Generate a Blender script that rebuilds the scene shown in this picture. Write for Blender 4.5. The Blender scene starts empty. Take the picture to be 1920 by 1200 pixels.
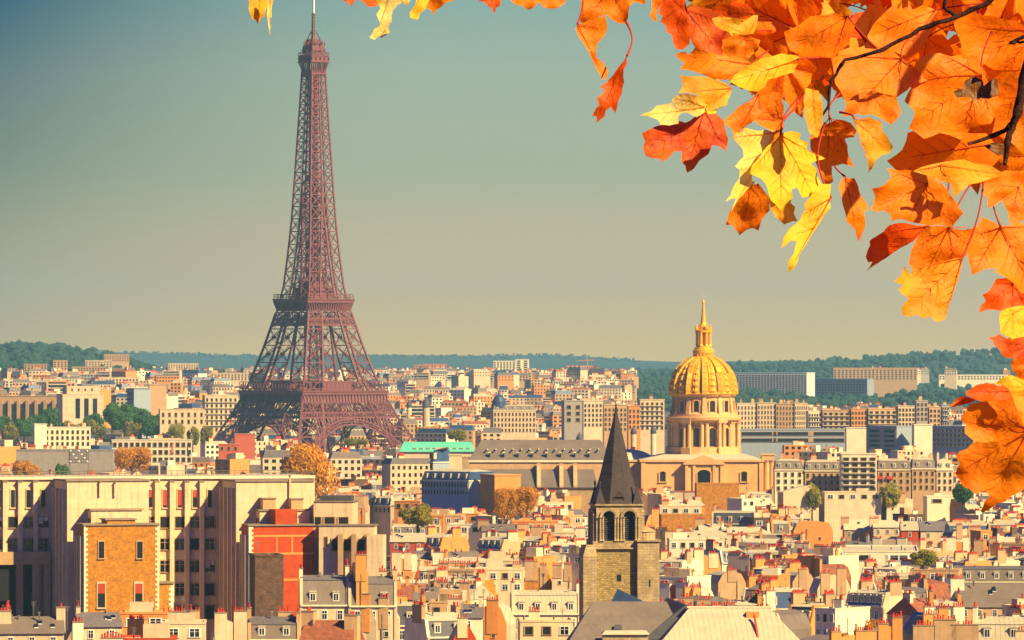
import bpy, math, random
from mathutils import Vector, Matrix, Quaternion
C = bpy.context.scene.collection
S = bpy.context.scene
rnd = random.Random(7)
PI = math.pi
# ------------------------------------------------------------------ camera, sky, sun
F = 12000.0      # focal length in pixels of the 1920 px wide photograph
H = 81.0         # eye height over the ground of the town
HV = 668.0       # pixel row of the eye-level horizon
cam_d = bpy.data.cameras.new('camera'); cam = bpy.data.objects.new('camera', cam_d); C.objects.link(cam)
cam.location = (0, 0, H); cam_d.sensor_width = 36; cam_d.lens = 36 * F / 1920
cam.rotation_euler = (PI / 2 + math.atan((HV - 600) / F), 0, 0)
cam_d.clip_start = 0.5; cam_d.clip_end = 60000
S.camera = cam

def lin(r, g, b):
    f = lambda c: (max(c, 0) / 255 / 12.92) if c / 255 <= 0.04045 else ((c / 255 + 0.055) / 1.055) ** 2.4
    return (f(r), f(g), f(b), 1)

SUN_EL, SUN_AZ = math.radians(38), math.radians(128)     # azimuth clockwise from +Y
sun_dir = Vector((math.cos(SUN_EL) * math.sin(SUN_AZ), math.cos(SUN_EL) * math.cos(SUN_AZ), math.sin(SUN_EL)))
sd = bpy.data.lights.new('sun', 'SUN'); sun = bpy.data.objects.new('sun', sd); C.objects.link(sun)
sun.rotation_euler = (-sun_dir).to_track_quat('-Z', 'Y').to_euler()
sun.location = (0, -50, 300)
sd.energy = 5.0; sd.angle = math.radians(0.5); sd.color = (1.0, 0.79, 0.33)

W = bpy.data.worlds.new('World'); S.world = W; W.use_nodes = True
nt = W.node_tree; nt.nodes.clear()
def nd(t, typ, **k):
    n = t.nodes.new(typ)
    for a, b in k.items(): setattr(n, a, b)
    return n
def mathn(t, op, a, b=None, clamp=False):
    n = nd(t, 'ShaderNodeMath', operation=op); n.use_clamp = clamp
    for i, v in enumerate((a, b)):
        if v is None: continue
        if isinstance(v, (int, float)): n.inputs[i].default_value = v
        else: t.links.new(v, n.inputs[i])
    return n.outputs[0]
def mix(t, fac, a, b, mode='MIX'):
    n = nd(t, 'ShaderNodeMix', data_type='RGBA', blend_type=mode)
    for s, v in ((n.inputs[0], fac), (n.inputs[6], a), (n.inputs[7], b)):
        if isinstance(v, (int, float)): s.default_value = v
        elif isinstance(v, tuple): s.default_value = v
        else: t.links.new(v, s)
    return n.outputs[2]
tc = nd(nt, 'ShaderNodeTexCoord')
sep = nd(nt, 'ShaderNodeSeparateXYZ'); nt.links.new(tc.outputs['Generated'], sep.inputs[0])
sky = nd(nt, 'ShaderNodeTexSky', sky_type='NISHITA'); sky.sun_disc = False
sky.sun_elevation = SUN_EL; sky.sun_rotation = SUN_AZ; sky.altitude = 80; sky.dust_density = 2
ramp = nd(nt, 'ShaderNodeValToRGB')
el = mathn(nt, 'DIVIDE', sep.outputs[2], 0.08, True)
nt.links.new(el, ramp.inputs[0])
SKY_STOPS = [(0.0, (262, 208, 92)), (0.06, (252, 197, 102)), (0.20, (219, 188, 130)), (0.36, (178, 182, 148)), (0.55, (166, 182, 160)), (0.74, (134, 172, 164)), (0.86, (78, 150, 162)), (1.0, (40, 120, 150))]
cr = ramp.color_ramp
while len(cr.elements) < len(SKY_STOPS): cr.elements.new(0.5)
for e, (p, c) in zip(cr.elements, SKY_STOPS): e.position = p; e.color = tuple(q * 0.4665 for q in lin(*c)[:3]) + (1,)
# lens vignette put into the sky colour: darker towards the left and upper left
azi = mathn(nt, 'POWER', mathn(nt, 'MULTIPLY', sep.outputs[0], -12.0, True), 2.5, True)
azi = mathn(nt, 'MULTIPLY', azi, mathn(nt, 'ADD', mathn(nt, 'MULTIPLY', el, 0.9), 0.62, True), True)
low = mix(nt, azi, ramp.outputs[0], mix(nt, 1.0, ramp.outputs[0], (0.47, 0.52, 0.46, 1), 'MULTIPLY'))
low = mix(nt, mathn(nt, 'MULTIPLY', azi, mathn(nt, 'POWER', mathn(nt, 'MULTIPLY', el, 1.4, True), 2.6), True), low, lin(-60, 50, 80))
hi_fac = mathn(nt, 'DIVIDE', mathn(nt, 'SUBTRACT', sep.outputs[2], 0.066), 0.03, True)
skyc = mix(nt, 1.0, sky.outputs[0], (0.02, 0.22, 2.4, 1), 'MULTIPLY')  # upper sky out of view, tinted deep blue to colour the shadows
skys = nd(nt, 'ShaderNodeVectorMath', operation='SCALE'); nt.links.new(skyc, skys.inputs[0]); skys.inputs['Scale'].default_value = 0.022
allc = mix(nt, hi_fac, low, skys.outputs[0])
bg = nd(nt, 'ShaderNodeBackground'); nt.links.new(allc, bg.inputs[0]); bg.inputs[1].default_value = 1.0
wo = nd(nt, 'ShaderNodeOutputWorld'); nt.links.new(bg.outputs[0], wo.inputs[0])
S.view_settings.view_transform = 'Standard'; S.view_settings.look = 'None'
S.view_settings.exposure = 1.1; S.view_settings.gamma = 1
cy = S.cycles
cy.max_bounces = 6; cy.diffuse_bounces = 2; cy.glossy_bounces = 2; cy.transmission_bounces = 4; cy.volume_bounces = 0
cy.transparent_max_bounces = 8; cy.use_denoising = True

def P(u, v, Y): return Vector(((u - 960) * Y / F, Y, H - (v - HV) * Y / F))
def X(u, Y): return (u - 960) * Y / F
def Z(v, Y): return H - (v - HV) * Y / F

# ------------------------------------------------------------------ materials
def mat(name, col, rough=0.85, metal=0.0, spec=0.3, var=0.25, scale=0.4, seam=None, brick=None, streak=0.0, second=None, transl=0.0, bump=0.0, objrnd=0.12):
    m = bpy.data.materials.new(name); m.use_nodes = True; t = m.node_tree; b = t.nodes['Principled BSDF']
    b.inputs['Roughness'].default_value = rough; b.inputs['Metallic'].default_value = metal; b.inputs['Specular IOR Level'].default_value = spec
    co = nd(t, 'ShaderNodeTexCoord').outputs['Object']
    base = tuple(col) + (1,)
    dark = tuple(c * (1 - var) for c in col) + (1,)
    if second: dark = tuple(second) + (1,)
    nz = nd(t, 'ShaderNodeTexNoise'); nz.inputs['Scale'].default_value = scale; nz.inputs['Detail'].default_value = 6
    nz.inputs['Roughness'].default_value = 0.7; t.links.new(co, nz.inputs['Vector'])
    rp = nd(t, 'ShaderNodeMapRange'); rp.inputs[1].default_value = 0.35; rp.inputs[2].default_value = 0.65; t.links.new(nz.outputs[0], rp.inputs[0])
    c = mix(t, rp.outputs[0], dark, base)
    if streak:
        mp = nd(t, 'ShaderNodeMapping'); mp.inputs['Scale'].default_value = (1.6, 1.6, 0.12); t.links.new(co, mp.inputs[0])
        n2 = nd(t, 'ShaderNodeTexNoise'); n2.inputs['Scale'].default_value = 1.0; n2.inputs['Detail'].default_value = 4; t.links.new(mp.outputs[0], n2.inputs['Vector'])
        r2 = nd(t, 'ShaderNodeMapRange'); r2.inputs[1].default_value = 0.5; r2.inputs[2].default_value = 0.75; r2.inputs[3].default_value = 0; r2.inputs[4].default_value = streak; t.links.new(n2.outputs[0], r2.inputs[0])
        c = mix(t, r2.outputs[0], c, tuple(q * 0.45 for q in col) + (1,))
    if brick:
        sx = nd(t, 'ShaderNodeSeparateXYZ'); t.links.new(co, sx.inputs[0])
        cb = nd(t, 'ShaderNodeCombineXYZ'); t.links.new(mathn(t, 'ADD', sx.outputs[0], sx.outputs[1]), cb.inputs[0]); t.links.new(sx.outputs[2], cb.inputs[1])
        bt = nd(t, 'ShaderNodeTexBrick'); t.links.new(cb.outputs[0], bt.inputs[0]); bt.inputs['Scale'].default_value = 1.0
        bt.inputs['Brick Width'].default_value = brick[0]; bt.inputs['Row Height'].default_value = brick[1]; bt.inputs['Mortar Size'].default_value = brick[2]
        bt.inputs['Color1'].default_value = (1, 1, 1, 1); bt.inputs['Color2'].default_value = tuple([brick[3]] * 3) + (1,); bt.inputs['Mortar'].default_value = tuple([brick[4]] * 3) + (1,)
        c = mix(t, 1.0, c, bt.outputs[0], 'MULTIPLY')
    if seam:
        sx = nd(t, 'ShaderNodeSeparateXYZ'); t.links.new(co, sx.inputs[0])
        fr = mathn(t, 'FRACT', mathn(t, 'DIVIDE', mathn(t, 'ADD', sx.outputs[0], mathn(t, 'MULTIPLY', sx.outputs[1], 0.13)), seam[0]))
        c = mix(t, mathn(t, 'MULTIPLY', mathn(t, 'LESS_THAN', fr, seam[1]), seam[2]), c, tuple(q * 0.35 for q in col) + (1,))
    if objrnd:
        oi = nd(t, 'ShaderNodeObjectInfo')
        k = mathn(t, 'ADD', mathn(t, 'MULTIPLY', oi.outputs['Random'], objrnd * 2), 1 - objrnd)
        vm = nd(t, 'ShaderNodeVectorMath', operation='SCALE'); t.links.new(c, vm.inputs[0]); t.links.new(k, vm.inputs['Scale']); c = vm.outputs[0]
    t.links.new(c, b.inputs['Base Color'])
    if bump:
        bp = nd(t, 'ShaderNodeBump'); bp.inputs['Strength'].default_value = bump; bp.inputs['Distance'].default_value = 0.3; t.links.new(nz.outputs[0], bp.inputs['Height']); t.links.new(bp.outputs[0], b.inputs['Normal'])
    if transl:
        tr = nd(t, 'ShaderNodeBsdfTranslucent'); t.links.new(c, tr.inputs[0]); ms = nd(t, 'ShaderNodeMixShader'); ms.inputs[0].default_value = transl
        out = t.nodes['Material Output']; t.links.new(b.outputs[0], ms.inputs[1]); t.links.new(tr.outputs[0], ms.inputs[2]); t.links.new(ms.outputs[0], out.inputs[0])
    return m
M = {}
M['cream'] = mat('cream_plaster', (0.72, 0.53, 0.32), streak=0.45, var=0.24, scale=.25)
M['white'] = mat('white_plaster', (0.80, 0.69, 0.46), streak=0.4, var=0.18, scale=.25)
M['ochre'] = mat('ochre_plaster', (0.70, 0.27, 0.06), streak=0.35, var=0.18)
M['tan'] = mat('tan_plaster', (0.50, 0.30, 0.15), streak=0.4, var=0.22)
M['pink'] = mat('pink_plaster', (0.60, 0.35, 0.17), streak=0.35, var=0.2)
M['grey'] = mat('grey_render', (0.36, 0.31, 0.27), streak=0.4, var=0.2)
M['instwall'] = mat('institute_concrete', (0.76, 0.55, 0.33), streak=0.6, var=0.16, brick=(2.4, 1.2, 0.02, 0.95, 0.8), objrnd=0.05)
M['brick'] = mat('orange_brick', (0.66, 0.255, 0.022), var=0.4, scale=0.9, brick=(0.5, 0.22, 0.03, 0.62, 0.9), objrnd=0.05)
M['redbrick'] = mat('red_brick', (0.56, 0.065, 0.010), var=0.3, scale=0.6, brick=(0.6, 0.25, 0.03, 0.75, 1.0), objrnd=0.05)
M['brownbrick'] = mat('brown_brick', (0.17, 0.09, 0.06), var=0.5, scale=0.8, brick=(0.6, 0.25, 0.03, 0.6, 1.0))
M['stone'] = mat('limestone', (0.56, 0.39, 0.20), streak=0.5, var=0.42, scale=0.5, brick=(1.3, 0.5, 0.04, 0.78, 0.6), objrnd=0.03)
M['rubble'] = mat('rubble_stone', (0.52, 0.35, 0.13), var=0.45, scale=1.2, brick=(0.7, 0.33, 0.05, 0.62, 0.5), bump=0.4, objrnd=0.03)
M['invstone'] = mat('warm_limestone', (0.76, 0.42, 0.16), streak=0.35, var=0.22, scale=0.12, objrnd=0.03)
M['zinc'] = mat('pale_zinc', (0.52, 0.44, 0.29), rough=0.8, var=0.18, seam=(0.9, 0.09, 0.7))
M['zincgrey'] = mat('grey_zinc', (0.15, 0.125, 0.125), rough=0.75, var=0.2, seam=(0.9, 0.08, 0.5))
M['slate'] = mat('slate', (0.085, 0.08, 0.10), rough=0.6, var=0.3, brick=(0.5, 0.3, 0.02, 0.8, 0.7))
M['slatelight'] = mat('weathered_slate', (0.20, 0.15, 0.12), rough=0.7, var=0.25, scale=0.2, streak=0.4)
M['tile'] = mat('clay_tile', (0.42, 0.13, 0.06), var=0.35, scale=0.8, brick=(0.4, 0.3, 0.03, 0.7, 0.5))
M['felt'] = mat('pale_flat_roof', (0.52, 0.44, 0.29), var=0.25, scale=0.3)
M['coping'] = mat('coping', (0.30, 0.22, 0.15), var=0.3)
M['pot'] = mat('terracotta', (0.55, 0.035, 0.01), var=0.25, scale=2, objrnd=0.3)
M['frame'] = mat('white_joinery', (0.78, 0.74, 0.66), var=0.05)
M['glass'] = mat('window_glass', (0.012, 0.018, 0.035), rough=0.12, spec=0.6, var=0.5, objrnd=0.5)
M['dark'] = mat('dark_opening', (0.010, 0.010, 0.014), var=0.2)
M['blind'] = mat('red_blind', (0.45, 0.05, 0.02), var=0.1)
M['iron'] = mat('painted_iron', (0.20, 0.062, 0.070), rough=0.6, var=0.15, objrnd=0)
M['gold'] = mat('gold_leaf', (1.0, 0.48, 0.02), rough=0.38, metal=0.25, var=0.2, scale=1.0, objrnd=0)
M['lead'] = mat('gilt_lead', (0.34, 0.19, 0.06), rough=0.5, metal=0.2, var=0.5, scale=0.9, objrnd=0)
M['mast'] = mat('mast_metal', (0.16, 0.13, 0.12), var=0.1)
M['whitemetal'] = mat('white_metal', (0.7, 0.68, 0.64), var=0.1)
M['mint'] = mat('copper_patina', (0.10, 0.50, 0.33), var=0.15)
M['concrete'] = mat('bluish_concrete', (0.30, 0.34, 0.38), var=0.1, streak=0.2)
M['slab'] = mat('grey_slab', (0.62, 0.66, 0.60), var=0.1, streak=0.3)
M['shadeblue'] = mat('shade_blue_slate', (0.04, 0.075, 0.17), rough=0.45, var=0.25)  # blue of roof shade put into the slate colour; also on dome and flag
M['salmon'] = mat('salmon_panel', (0.60, 0.22, 0.12), var=0.1)
M['crimson'] = mat('red_panel', (0.50, 0.10, 0.05), var=0.1)
def foliage(name, a, b): return mat(name, a, second=b, scale=0.35, rough=0.8, transl=0.35, objrnd=0.12)
M['fol_gold'] = foliage('autumn_foliage', (0.85, 0.37, 0.008), (0.50, 0.22, 0.01))
M['fol_green'] = foliage('green_foliage', (0.12, 0.26, 0.03), (0.03, 0.11, 0.035))
M['fol_olive'] = foliage('olive_foliage', (0.48, 0.34, 0.02), (0.16, 0.18, 0.03))
M['fol_far'] = foliage('far_foliage', (0.035, 0.10, 0.06), (0.015, 0.05, 0.045))
M['bark'] = mat('bark', (0.08, 0.04, 0.025), var=0.5, scale=20, objrnd=0)
M['ground'] = mat('street_ground', (0.14, 0.12, 0.10), var=0.3, scale=0.02, objrnd=0)
M['hill'] = mat('wooded_hill', (0.035, 0.09, 0.055), second=(0.015, 0.045, 0.04), scale=0.012, objrnd=0)

# ------------------------------------------------------------------ mesh helpers
class MB:
    def __init__(s): s.v = []; s.f = []; s.m = []; s.mats = []
    def mi(s, k):
        m = M[k] if isinstance(k, str) else k
        if m not in s.mats: s.mats.append(m)
        return s.mats.index(m)
    def face(s, pts, k):
        n = len(s.v); s.v += [tuple(p) for p in pts]; s.f.append(tuple(range(n, n + len(pts)))); s.m.append(s.mi(k))
    def hexa(s, q, k, top=None):
        n = len(s.v); s.v += [tuple(p) for p in q]; i = s.mi(k); j = s.mi(top) if top else i
        for f in ((0, 1, 5, 4), (1, 2, 6, 5), (2, 3, 7, 6), (3, 0, 4, 7), (3, 2, 1, 0)): s.f.append(tuple(n + a for a in f)); s.m.append(i)
        s.f.append((n + 4, n + 5, n + 6, n + 7)); s.m.append(j)
    def box(s, x0, x1, y0, y1, z0, z1, k, top=None):
        s.hexa([(x0, y0, z0), (x1, y0, z0), (x1, y1, z0), (x0, y1, z0), (x0, y0, z1), (x1, y0, z1), (x1, y1, z1), (x0, y1, z1)], k, top)
    def frus(s, a, za, b, zb, k, top=None):   # a, b = (x0,x1,y0,y1) at heights za, zb
        s.hexa([(a[0], a[2], za), (a[1], a[2], za), (a[1], a[3], za), (a[0], a[3], za), (b[0], b[2], zb), (b[1], b[2], zb), (b[1], b[3], zb), (b[0], b[3], zb)], k, top)
    def prism(s, poly, y0, y1, k, side=None):   # poly in x,z (counter-clockwise seen from -y)
        n = len(s.v); m = len(poly); s.v += [(x, y0, z) for x, z in poly] + [(x, y1, z) for x, z in poly]
        i = s.mi(k); j = s.mi(side) if side else i
        s.f.append(tuple(range(n, n + m))); s.m.append(i); s.f.append(tuple(range(n + 2 * m - 1, n + m - 1, -1))); s.m.append(i)
        for a in range(m):
            b = (a + 1) % m; s.f.append((n + b, n + a, n + m + a, n + m + b)); s.m.append(j)
    def bar(s, a, b, t, k, t2=None, fx=1.0, lim=.9):
        a = Vector(a); b = Vector(b); d = (b - a)
        if d.length < 1e-6: return
        d.normalize(); up = Vector((0, 0, 1)) if abs(d.z) < lim else Vector((0, 1, 0))
        x = d.cross(up).normalized(); y = d.cross(x).normalized(); x_ = x; x = x * fx; t2 = t if t2 is None else t2
        q = []
        for p, w in ((a, t), (b, t2)):
            h = w / 2; q += [p - x * h - y * h, p + x * h - y * h, p + x * h + y * h, p - x * h + y * h]
        s.hexa(q, k)
    def tube(s, pts, rad, k, n=6):
        base = len(s.v); i = s.mi(k); N = len(pts)
        for j, p in enumerate(pts):
            p = Vector(p); d = (Vector(pts[min(j + 1, N - 1)]) - Vector(pts[max(j - 1, 0)])).normalized()
            up = Vector((0, 1, 0)) if abs(d.y) < 0.9 else Vector((1, 0, 0))
            x = d.cross(up).normalized(); y = d.cross(x).normalized(); r = rad[j] if isinstance(rad, (list, tuple)) else rad
            for a in range(n): w = 2 * PI * a / n; s.v.append(tuple(p + x * r * math.cos(w) + y * r * math.sin(w)))
        for j in range(N - 1):
            for a in range(n):
                b = (a + 1) % n; s.f.append((base + j * n + a, base + j * n + b, base + (j + 1) * n + b, base + (j + 1) * n + a)); s.m.append(i)
        s.f.append(tuple(base + a for a in range(n))); s.m.append(i); s.f.append(tuple(base + (N - 1) * n + a for a in range(n))[::-1]); s.m.append(i)
    def lathe(s, prof, k, n=32, cx=0, cy=0, rot=0, ks=None):
        base = len(s.v)
        for r, z in prof:
            for a in range(n): w = 2 * PI * a / n + rot; s.v.append((cx + r * math.cos(w), cy + r * math.sin(w), z))
        for j in range(len(prof) - 1):
            for a in range(n):
                b = (a + 1) % n; s.f.append((base + j * n + a, base + j * n + b, base + (j + 1) * n + b, base + (j + 1) * n + a)); s.m.append(s.mi(ks(j, a) if ks else k))
        s.f.append(tuple(base + (len(prof) - 1) * n + a for a in range(n))); s.m.append(s.mi(k))
    def mesh(s, name, smooth=False):
        me = bpy.data.meshes.new(name); me.from_pydata(s.v, [], s.f)
        for m in s.mats: me.materials.append(m)
        me.polygons.foreach_set('material_index', s.m)
        if smooth: me.polygons.foreach_set('use_smooth', [True] * len(s.f))
        me.update(); return me
    def build(s, name, parent=None, loc=None, smooth=False):
        o = bpy.data.objects.new(name, s.mesh(name, smooth)); C.objects.link(o); o.parent = parent
        if loc is not None: o.location = loc
        return o
def inst(name, me, parent, loc, scale=(1, 1, 1), rotz=0):
    o = bpy.data.objects.new(name, me); C.objects.link(o); o.parent = parent; o.location = loc; o.scale = scale
    if rotz: o.rotation_euler = (0, 0, rotz)
    return o
def tag(o, label=None, cat=None, group=None, kind=None):
    if label: o['label'] = label
    if cat: o['category'] = cat
    if group: o['group'] = group
    if kind: o['kind'] = kind
    return o
def thing(name, label, cat, loc=(0, 0, 0), yaw=0, group=None):
    o = bpy.data.objects.new(name, None); C.objects.link(o); o.location = loc; o.rotation_euler = (0, 0, yaw); o.empty_display_size = 2
    return tag(o, label, cat, group)

def unit_window(fr, gl, bars=True, blind=None):     # 1 x 1 m, centred in x, base at z=0, proud of y=0 towards -y
    m = MB(); m.box(-.5, .5, -.06, 0.02, 0, 1, gl)
    m.box(-.56, -.44, -.12, .02, -.02, 1.04, fr); m.box(.44, .56, -.12, .02, -.02, 1.04, fr)
    m.box(-.44, .44, -.12, .02, .95, 1.04, fr); m.box(-.60, .60, -.20, .02, -.08, -.02, fr)
    if bars: m.box(-.03, .03, -.11, -.06, 0, .95, fr); m.box(-.44, -.03, -.10, -.06, .60, .64, fr); m.box(.03, .44, -.10, -.06, .60, .64, fr)
    if blind: m.box(-.44, .44, -.09, -.06, blind, .95, 'blind')
    return m.mesh('window')
WIN = unit_window('frame', 'glass'); WINP = unit_window('cream', 'glass', False); WIND = unit_window('tan', 'dark', False)
WINI = unit_window('tan', 'glass', True); m = MB(); m.box(-.5, .5, -.06, 0.02, 0, 1, 'glass'); m.box(-.46, .02, -.09, -.06, .35, .97, 'white'); m.box(.06, .46, -.09, -.06, .6, .97, 'white'); m.box(-.03, .03, -.11, -.06, 0, .95, 'tan'); m.box(-.56, .56, -.16, .02, -.08, 0, 'cream'); WINI2 = m.mesh('window')
WINR = unit_window('cream', 'dark', False, 0.1); WINR2 = unit_window('cream', 'dark', False, 0.55)
m = MB(); m.lathe([(.15, 0), (.13, .1), (.11, .55), (.15, .58), (.15, .68), (.10, .68), (.10, .5)], 'pot', 8); POT = m.mesh('chimney_pot')
m = MB(); m.lathe([(.20, 0), (.20, .25), (.13, .32), (.13, .85), (.24, .9), (.04, 1.05)], 'pot', 8); POT2 = m.mesh('chimney_pot')
m = MB(); m.box(-.16, .16, -.16, .16, 0, .55, 'pot'); POTB = m.mesh('chimney_pot')
# ------------------------------------------------------------------ terrain
def sst(a, b, x): t = min(1, max(0, (x - a) / (b - a))); return t * t * (3 - 2 * t)
def G(x, Y):
    u = 960 + F * x / max(Y, 200)
    g = 46 * sst(4600, 8600, Y)
    g += 40 * sst(6500, 8300, Y) * math.exp(-((u - 40) / 230) ** 2) * (1 - 0.6 * sst(9000, 12000, Y))
    g += 22 * sst(4300, 5200, Y) * math.exp(-((u - 20) / 420) ** 2) * (1 - sst(5600, 8000, Y))
    g -= 16 * sst(1250, 1500, u) * sst(6900, 7600, Y) * (1 - sst(8200, 10800, Y)); g += 9 * sst(1320, 1400, u) * sst(5900, 6700, Y) * (1 - sst(6800, 7500, Y))
    g += (18 + 20 * sst(1450, 1950, u)) * sst(1180, 1450, u) * sst(9000, 11200, Y)
    g += 37 * sst(14500, 19000, Y) * (1 - sst(1000, 1450, u))
    return g + (1.5 * math.sin(x * .004 + Y * .002) + 1.2 * math.sin(x * .011)) * sst(6000, 9000, Y)
Ys = [-3000, -400, 200, 800, 1500, 2500, 3500] + [4200 + 200 * i for i in range(76)] + [20000, 20800]
NU = 96
mb = MB(); rows = []
vs = []
for Y in Ys:
    for i in range(NU + 1):
        k = -0.32 + 0.64 * i / NU; x = k * max(Y, 4200) * (1.0 if Y < 12000 else 1.0)
        vs.append((x, Y, G(x, Y)))
mb.v = vs
gi = mb.mi('ground'); hi = mb.mi('hill')
for j in range(len(Ys) - 1):
    for i in range(NU):
        a = j * (NU + 1) + i; mb.f.append((a, a + 1, a + NU + 2, a + NU + 1))
        mb.m.append(hi if Ys[j] > 6400 else gi)
tag(mb.build('ground', smooth=True), kind='structure')

# ------------------------------------------------------------------ haze (a real volume of air)
hm = bpy.data.materials.new('haze_air'); hm.use_nodes = True; t = hm.node_tree; t.nodes.clear()
pv = nd(t, 'ShaderNodeVolumePrincipled'); ho = nd(t, 'ShaderNodeOutputMaterial'); t.links.new(pv.outputs[0], ho.inputs['Volume'])
pv.inputs['Color'].default_value = (0.30, 0.64, 0.88, 1); pv.inputs['Density'].default_value = 4.1e-5; pv.inputs['Anisotropy'].default_value = 0.0
mb = MB(); mb.box(-6000, 6000, -3200, 21000, -8, 326, 'ground'); mb.mats = [hm]
tag(mb.build('haze'), kind='stuff')

# ------------------------------------------------------------------ iron tower
def interp(tab, z):
    for (a, p), (b, q) in zip(tab, tab[1:]):
        if z <= b: return p + (q - p) * (z - a) / (b - a)
    return tab[-1][1]
SH = [(0, 62), (14, 52), (31, 44), (42, 38.4), (52, 34), (57, 32), (66, 28.8), (85, 23.2), (101, 19.2), (111, 16.8), (123, 14), (145, 11.9), (166, 10.2), (190, 8.9), (214, 7.7), (240, 6.4), (262, 5.4), (280, 5)]
SW = [(0, 25), (57, 15), (66, 14.6), (108, 10.8), (123, 8.6), (190, 8.9), (300, 5)]
TY = 4100
tw = thing('iron_lattice_tower', 'tall tapering wrought iron lattice tower with two wide platforms and arched legs', 'tower', (X(588, TY), TY, 0), math.radians(38.5))
def leg_mesh(levels, ch, br, extra):
    m = MB()
    for z0, z1 in zip(levels, levels[1:]):
        s0, s1, w0, w1 = interp(SH, z0), interp(SH, z1), interp(SW, z0), interp(SW, z1)
        q0 = [(s0, s0), (s0 - w0, s0), (s0 - w0, s0 - w0), (s0, s0 - w0)]; q1 = [(s1, s1), (s1 - w1, s1), (s1 - w1, s1 - w1), (s1, s1 - w1)]
        for i in range(4):
            a, b = q0[i], q1[i]; c, d = q0[(i + 1) % 4], q1[(i + 1) % 4]
            m.bar((*a, z0), (*b, z1), ch, 'iron')
            m.bar((*a, z0), (*d, z1), br, 'iron', fx=.25, lim=.9995); m.bar((*c, z0), (*b, z1), br, 'iron', fx=.25, lim=.9995); m.bar((*b, z1), (*d, z1), br * 1.2, 'iron', fx=.25)
            if extra:
                zm = (z0 + z1) / 2; e = [(a[j] + b[j]) / 2 for j in (0, 1)]; g = [(c[j] + d[j]) / 2 for j in (0, 1)]
                mm = ((e[0] + g[0]) / 2, (e[1] + g[1]) / 2)
                m.bar((*e, zm), (*g, zm), br * .6, 'iron', fx=.3); m.box(mm[0] - .6, mm[0] + .6, mm[1] - .6, mm[1] + .6, zm - 1, zm + 1, 'iron')
                for f in (.25, .75):
                    p = [a[j] + (c[j] - a[j]) * f for j in (0, 1)]; r = [b[j] + (d[j] - b[j]) * f for j in (0, 1)]
                    m.bar((*p, z0), (*mm, zm), br * .5, 'iron', fx=.3, lim=.9995); m.bar((*mm, zm), (*r, z1), br * .5, 'iron', fx=.3, lim=.9995)
    return m.mesh('leg')
low = leg_mesh([0, 9, 19, 30, 42, 53], 1.35, .6, True); midl = leg_mesh([57, 66.5, 77, 88, 98.5, 109], 1.15, .52, True)
lv = [118, 126]; 
while lv[-1] < 186: lv.append(lv[-1] + interp([(118, 9.4), (190, 7.2)], lv[-1]))
upl = leg_mesh(lv, .95, .5, False); ztop = lv[-1]
for k in range(4):
    for nm, me in (('lower_leg', low), ('middle_leg', midl), ('upper_leg', upl)): inst(nm, me, tw, (0, 0, 0), rotz=k * PI / 2)
def face4(m, fn):     # repeat a figure drawn on the -y face on all four faces
    for k in range(4):
        R_ = Matrix.Rotation(k * PI / 2, 3, 'Z'); fn(lambda p: tuple(R_ @ Vector(p)))
# gap bracing of the middle shaft and the slim upper shaft
m = MB(); lu = [ztop]
while lu[-1] < 262: lu.append(lu[-1] + interp([(180, 7.2), (270, 4.8)], lu[-1]))
def fn(T):
    for z0, z1 in zip(lv, lv[1:]):
        s0, s1, w0, w1 = interp(SH, z0), interp(SH, z1), interp(SW, z0), interp(SW, z1)
        g0, g1 = s0 - w0, s1 - w1
        if g0 > .8: m.bar(T((-g0, -s0, z0)), T((g1, -s1, z1)), .4, 'iron', fx=.3, lim=.9995); m.bar(T((g0, -s0, z0)), T((-g1, -s1, z1)), .4, 'iron', fx=.3, lim=.9995)
        m.bar(T((-g1, -s1, z1)), T((g1, -s1, z1)), .6, 'iron', fx=.3)
    for z0, z1 in zip(lu, lu[1:]):
        s0, s1 = interp(SH, z0), interp(SH, z1)
        m.bar(T((-s0, -s0, z0)), T((-s1, -s1, z1)), .95, 'iron'); m.bar(T((0, -s0, z0)), T((0, -s1, z1)), .8, 'iron')
        m.bar(T((-s1, -s1, z1)), T((s1, -s1, z1)), .55, 'iron', fx=.3, lim=.9995)
        for a in (-1, 1):
            m.bar(T((a * s0, -s0, z0)), T((0, -s1, z1)), .5, 'iron', fx=.3, lim=.9995); m.bar(T((0, -s0, z0)), T((a * s1, -s1, z1)), .5, 'iron', fx=.3, lim=.9995)
face4(m, fn); m.build('upper_shaft_frame', tw)
m = MB()
for a in (-2.2, 2.2):
    for b in (-2.2, 2.2): m.bar((a, b, 118), (a * .7, b * .7, 264), .8, 'iron')
for i in range(36):
    z = 120 + i * 4
    for a, b in (((-2, -2), (2, -2)), ((2, -2), (2, 2)), ((2, 2), (-2, 2)), ((-2, 2), (-2, -2))): m.bar((*a, z), (*b, z + 4), .45, 'iron')
m.box(-3.4, 3.4, -3.4, 3.4, 193, 197, 'iron'); m.build('lift_shaft', tw)
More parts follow.
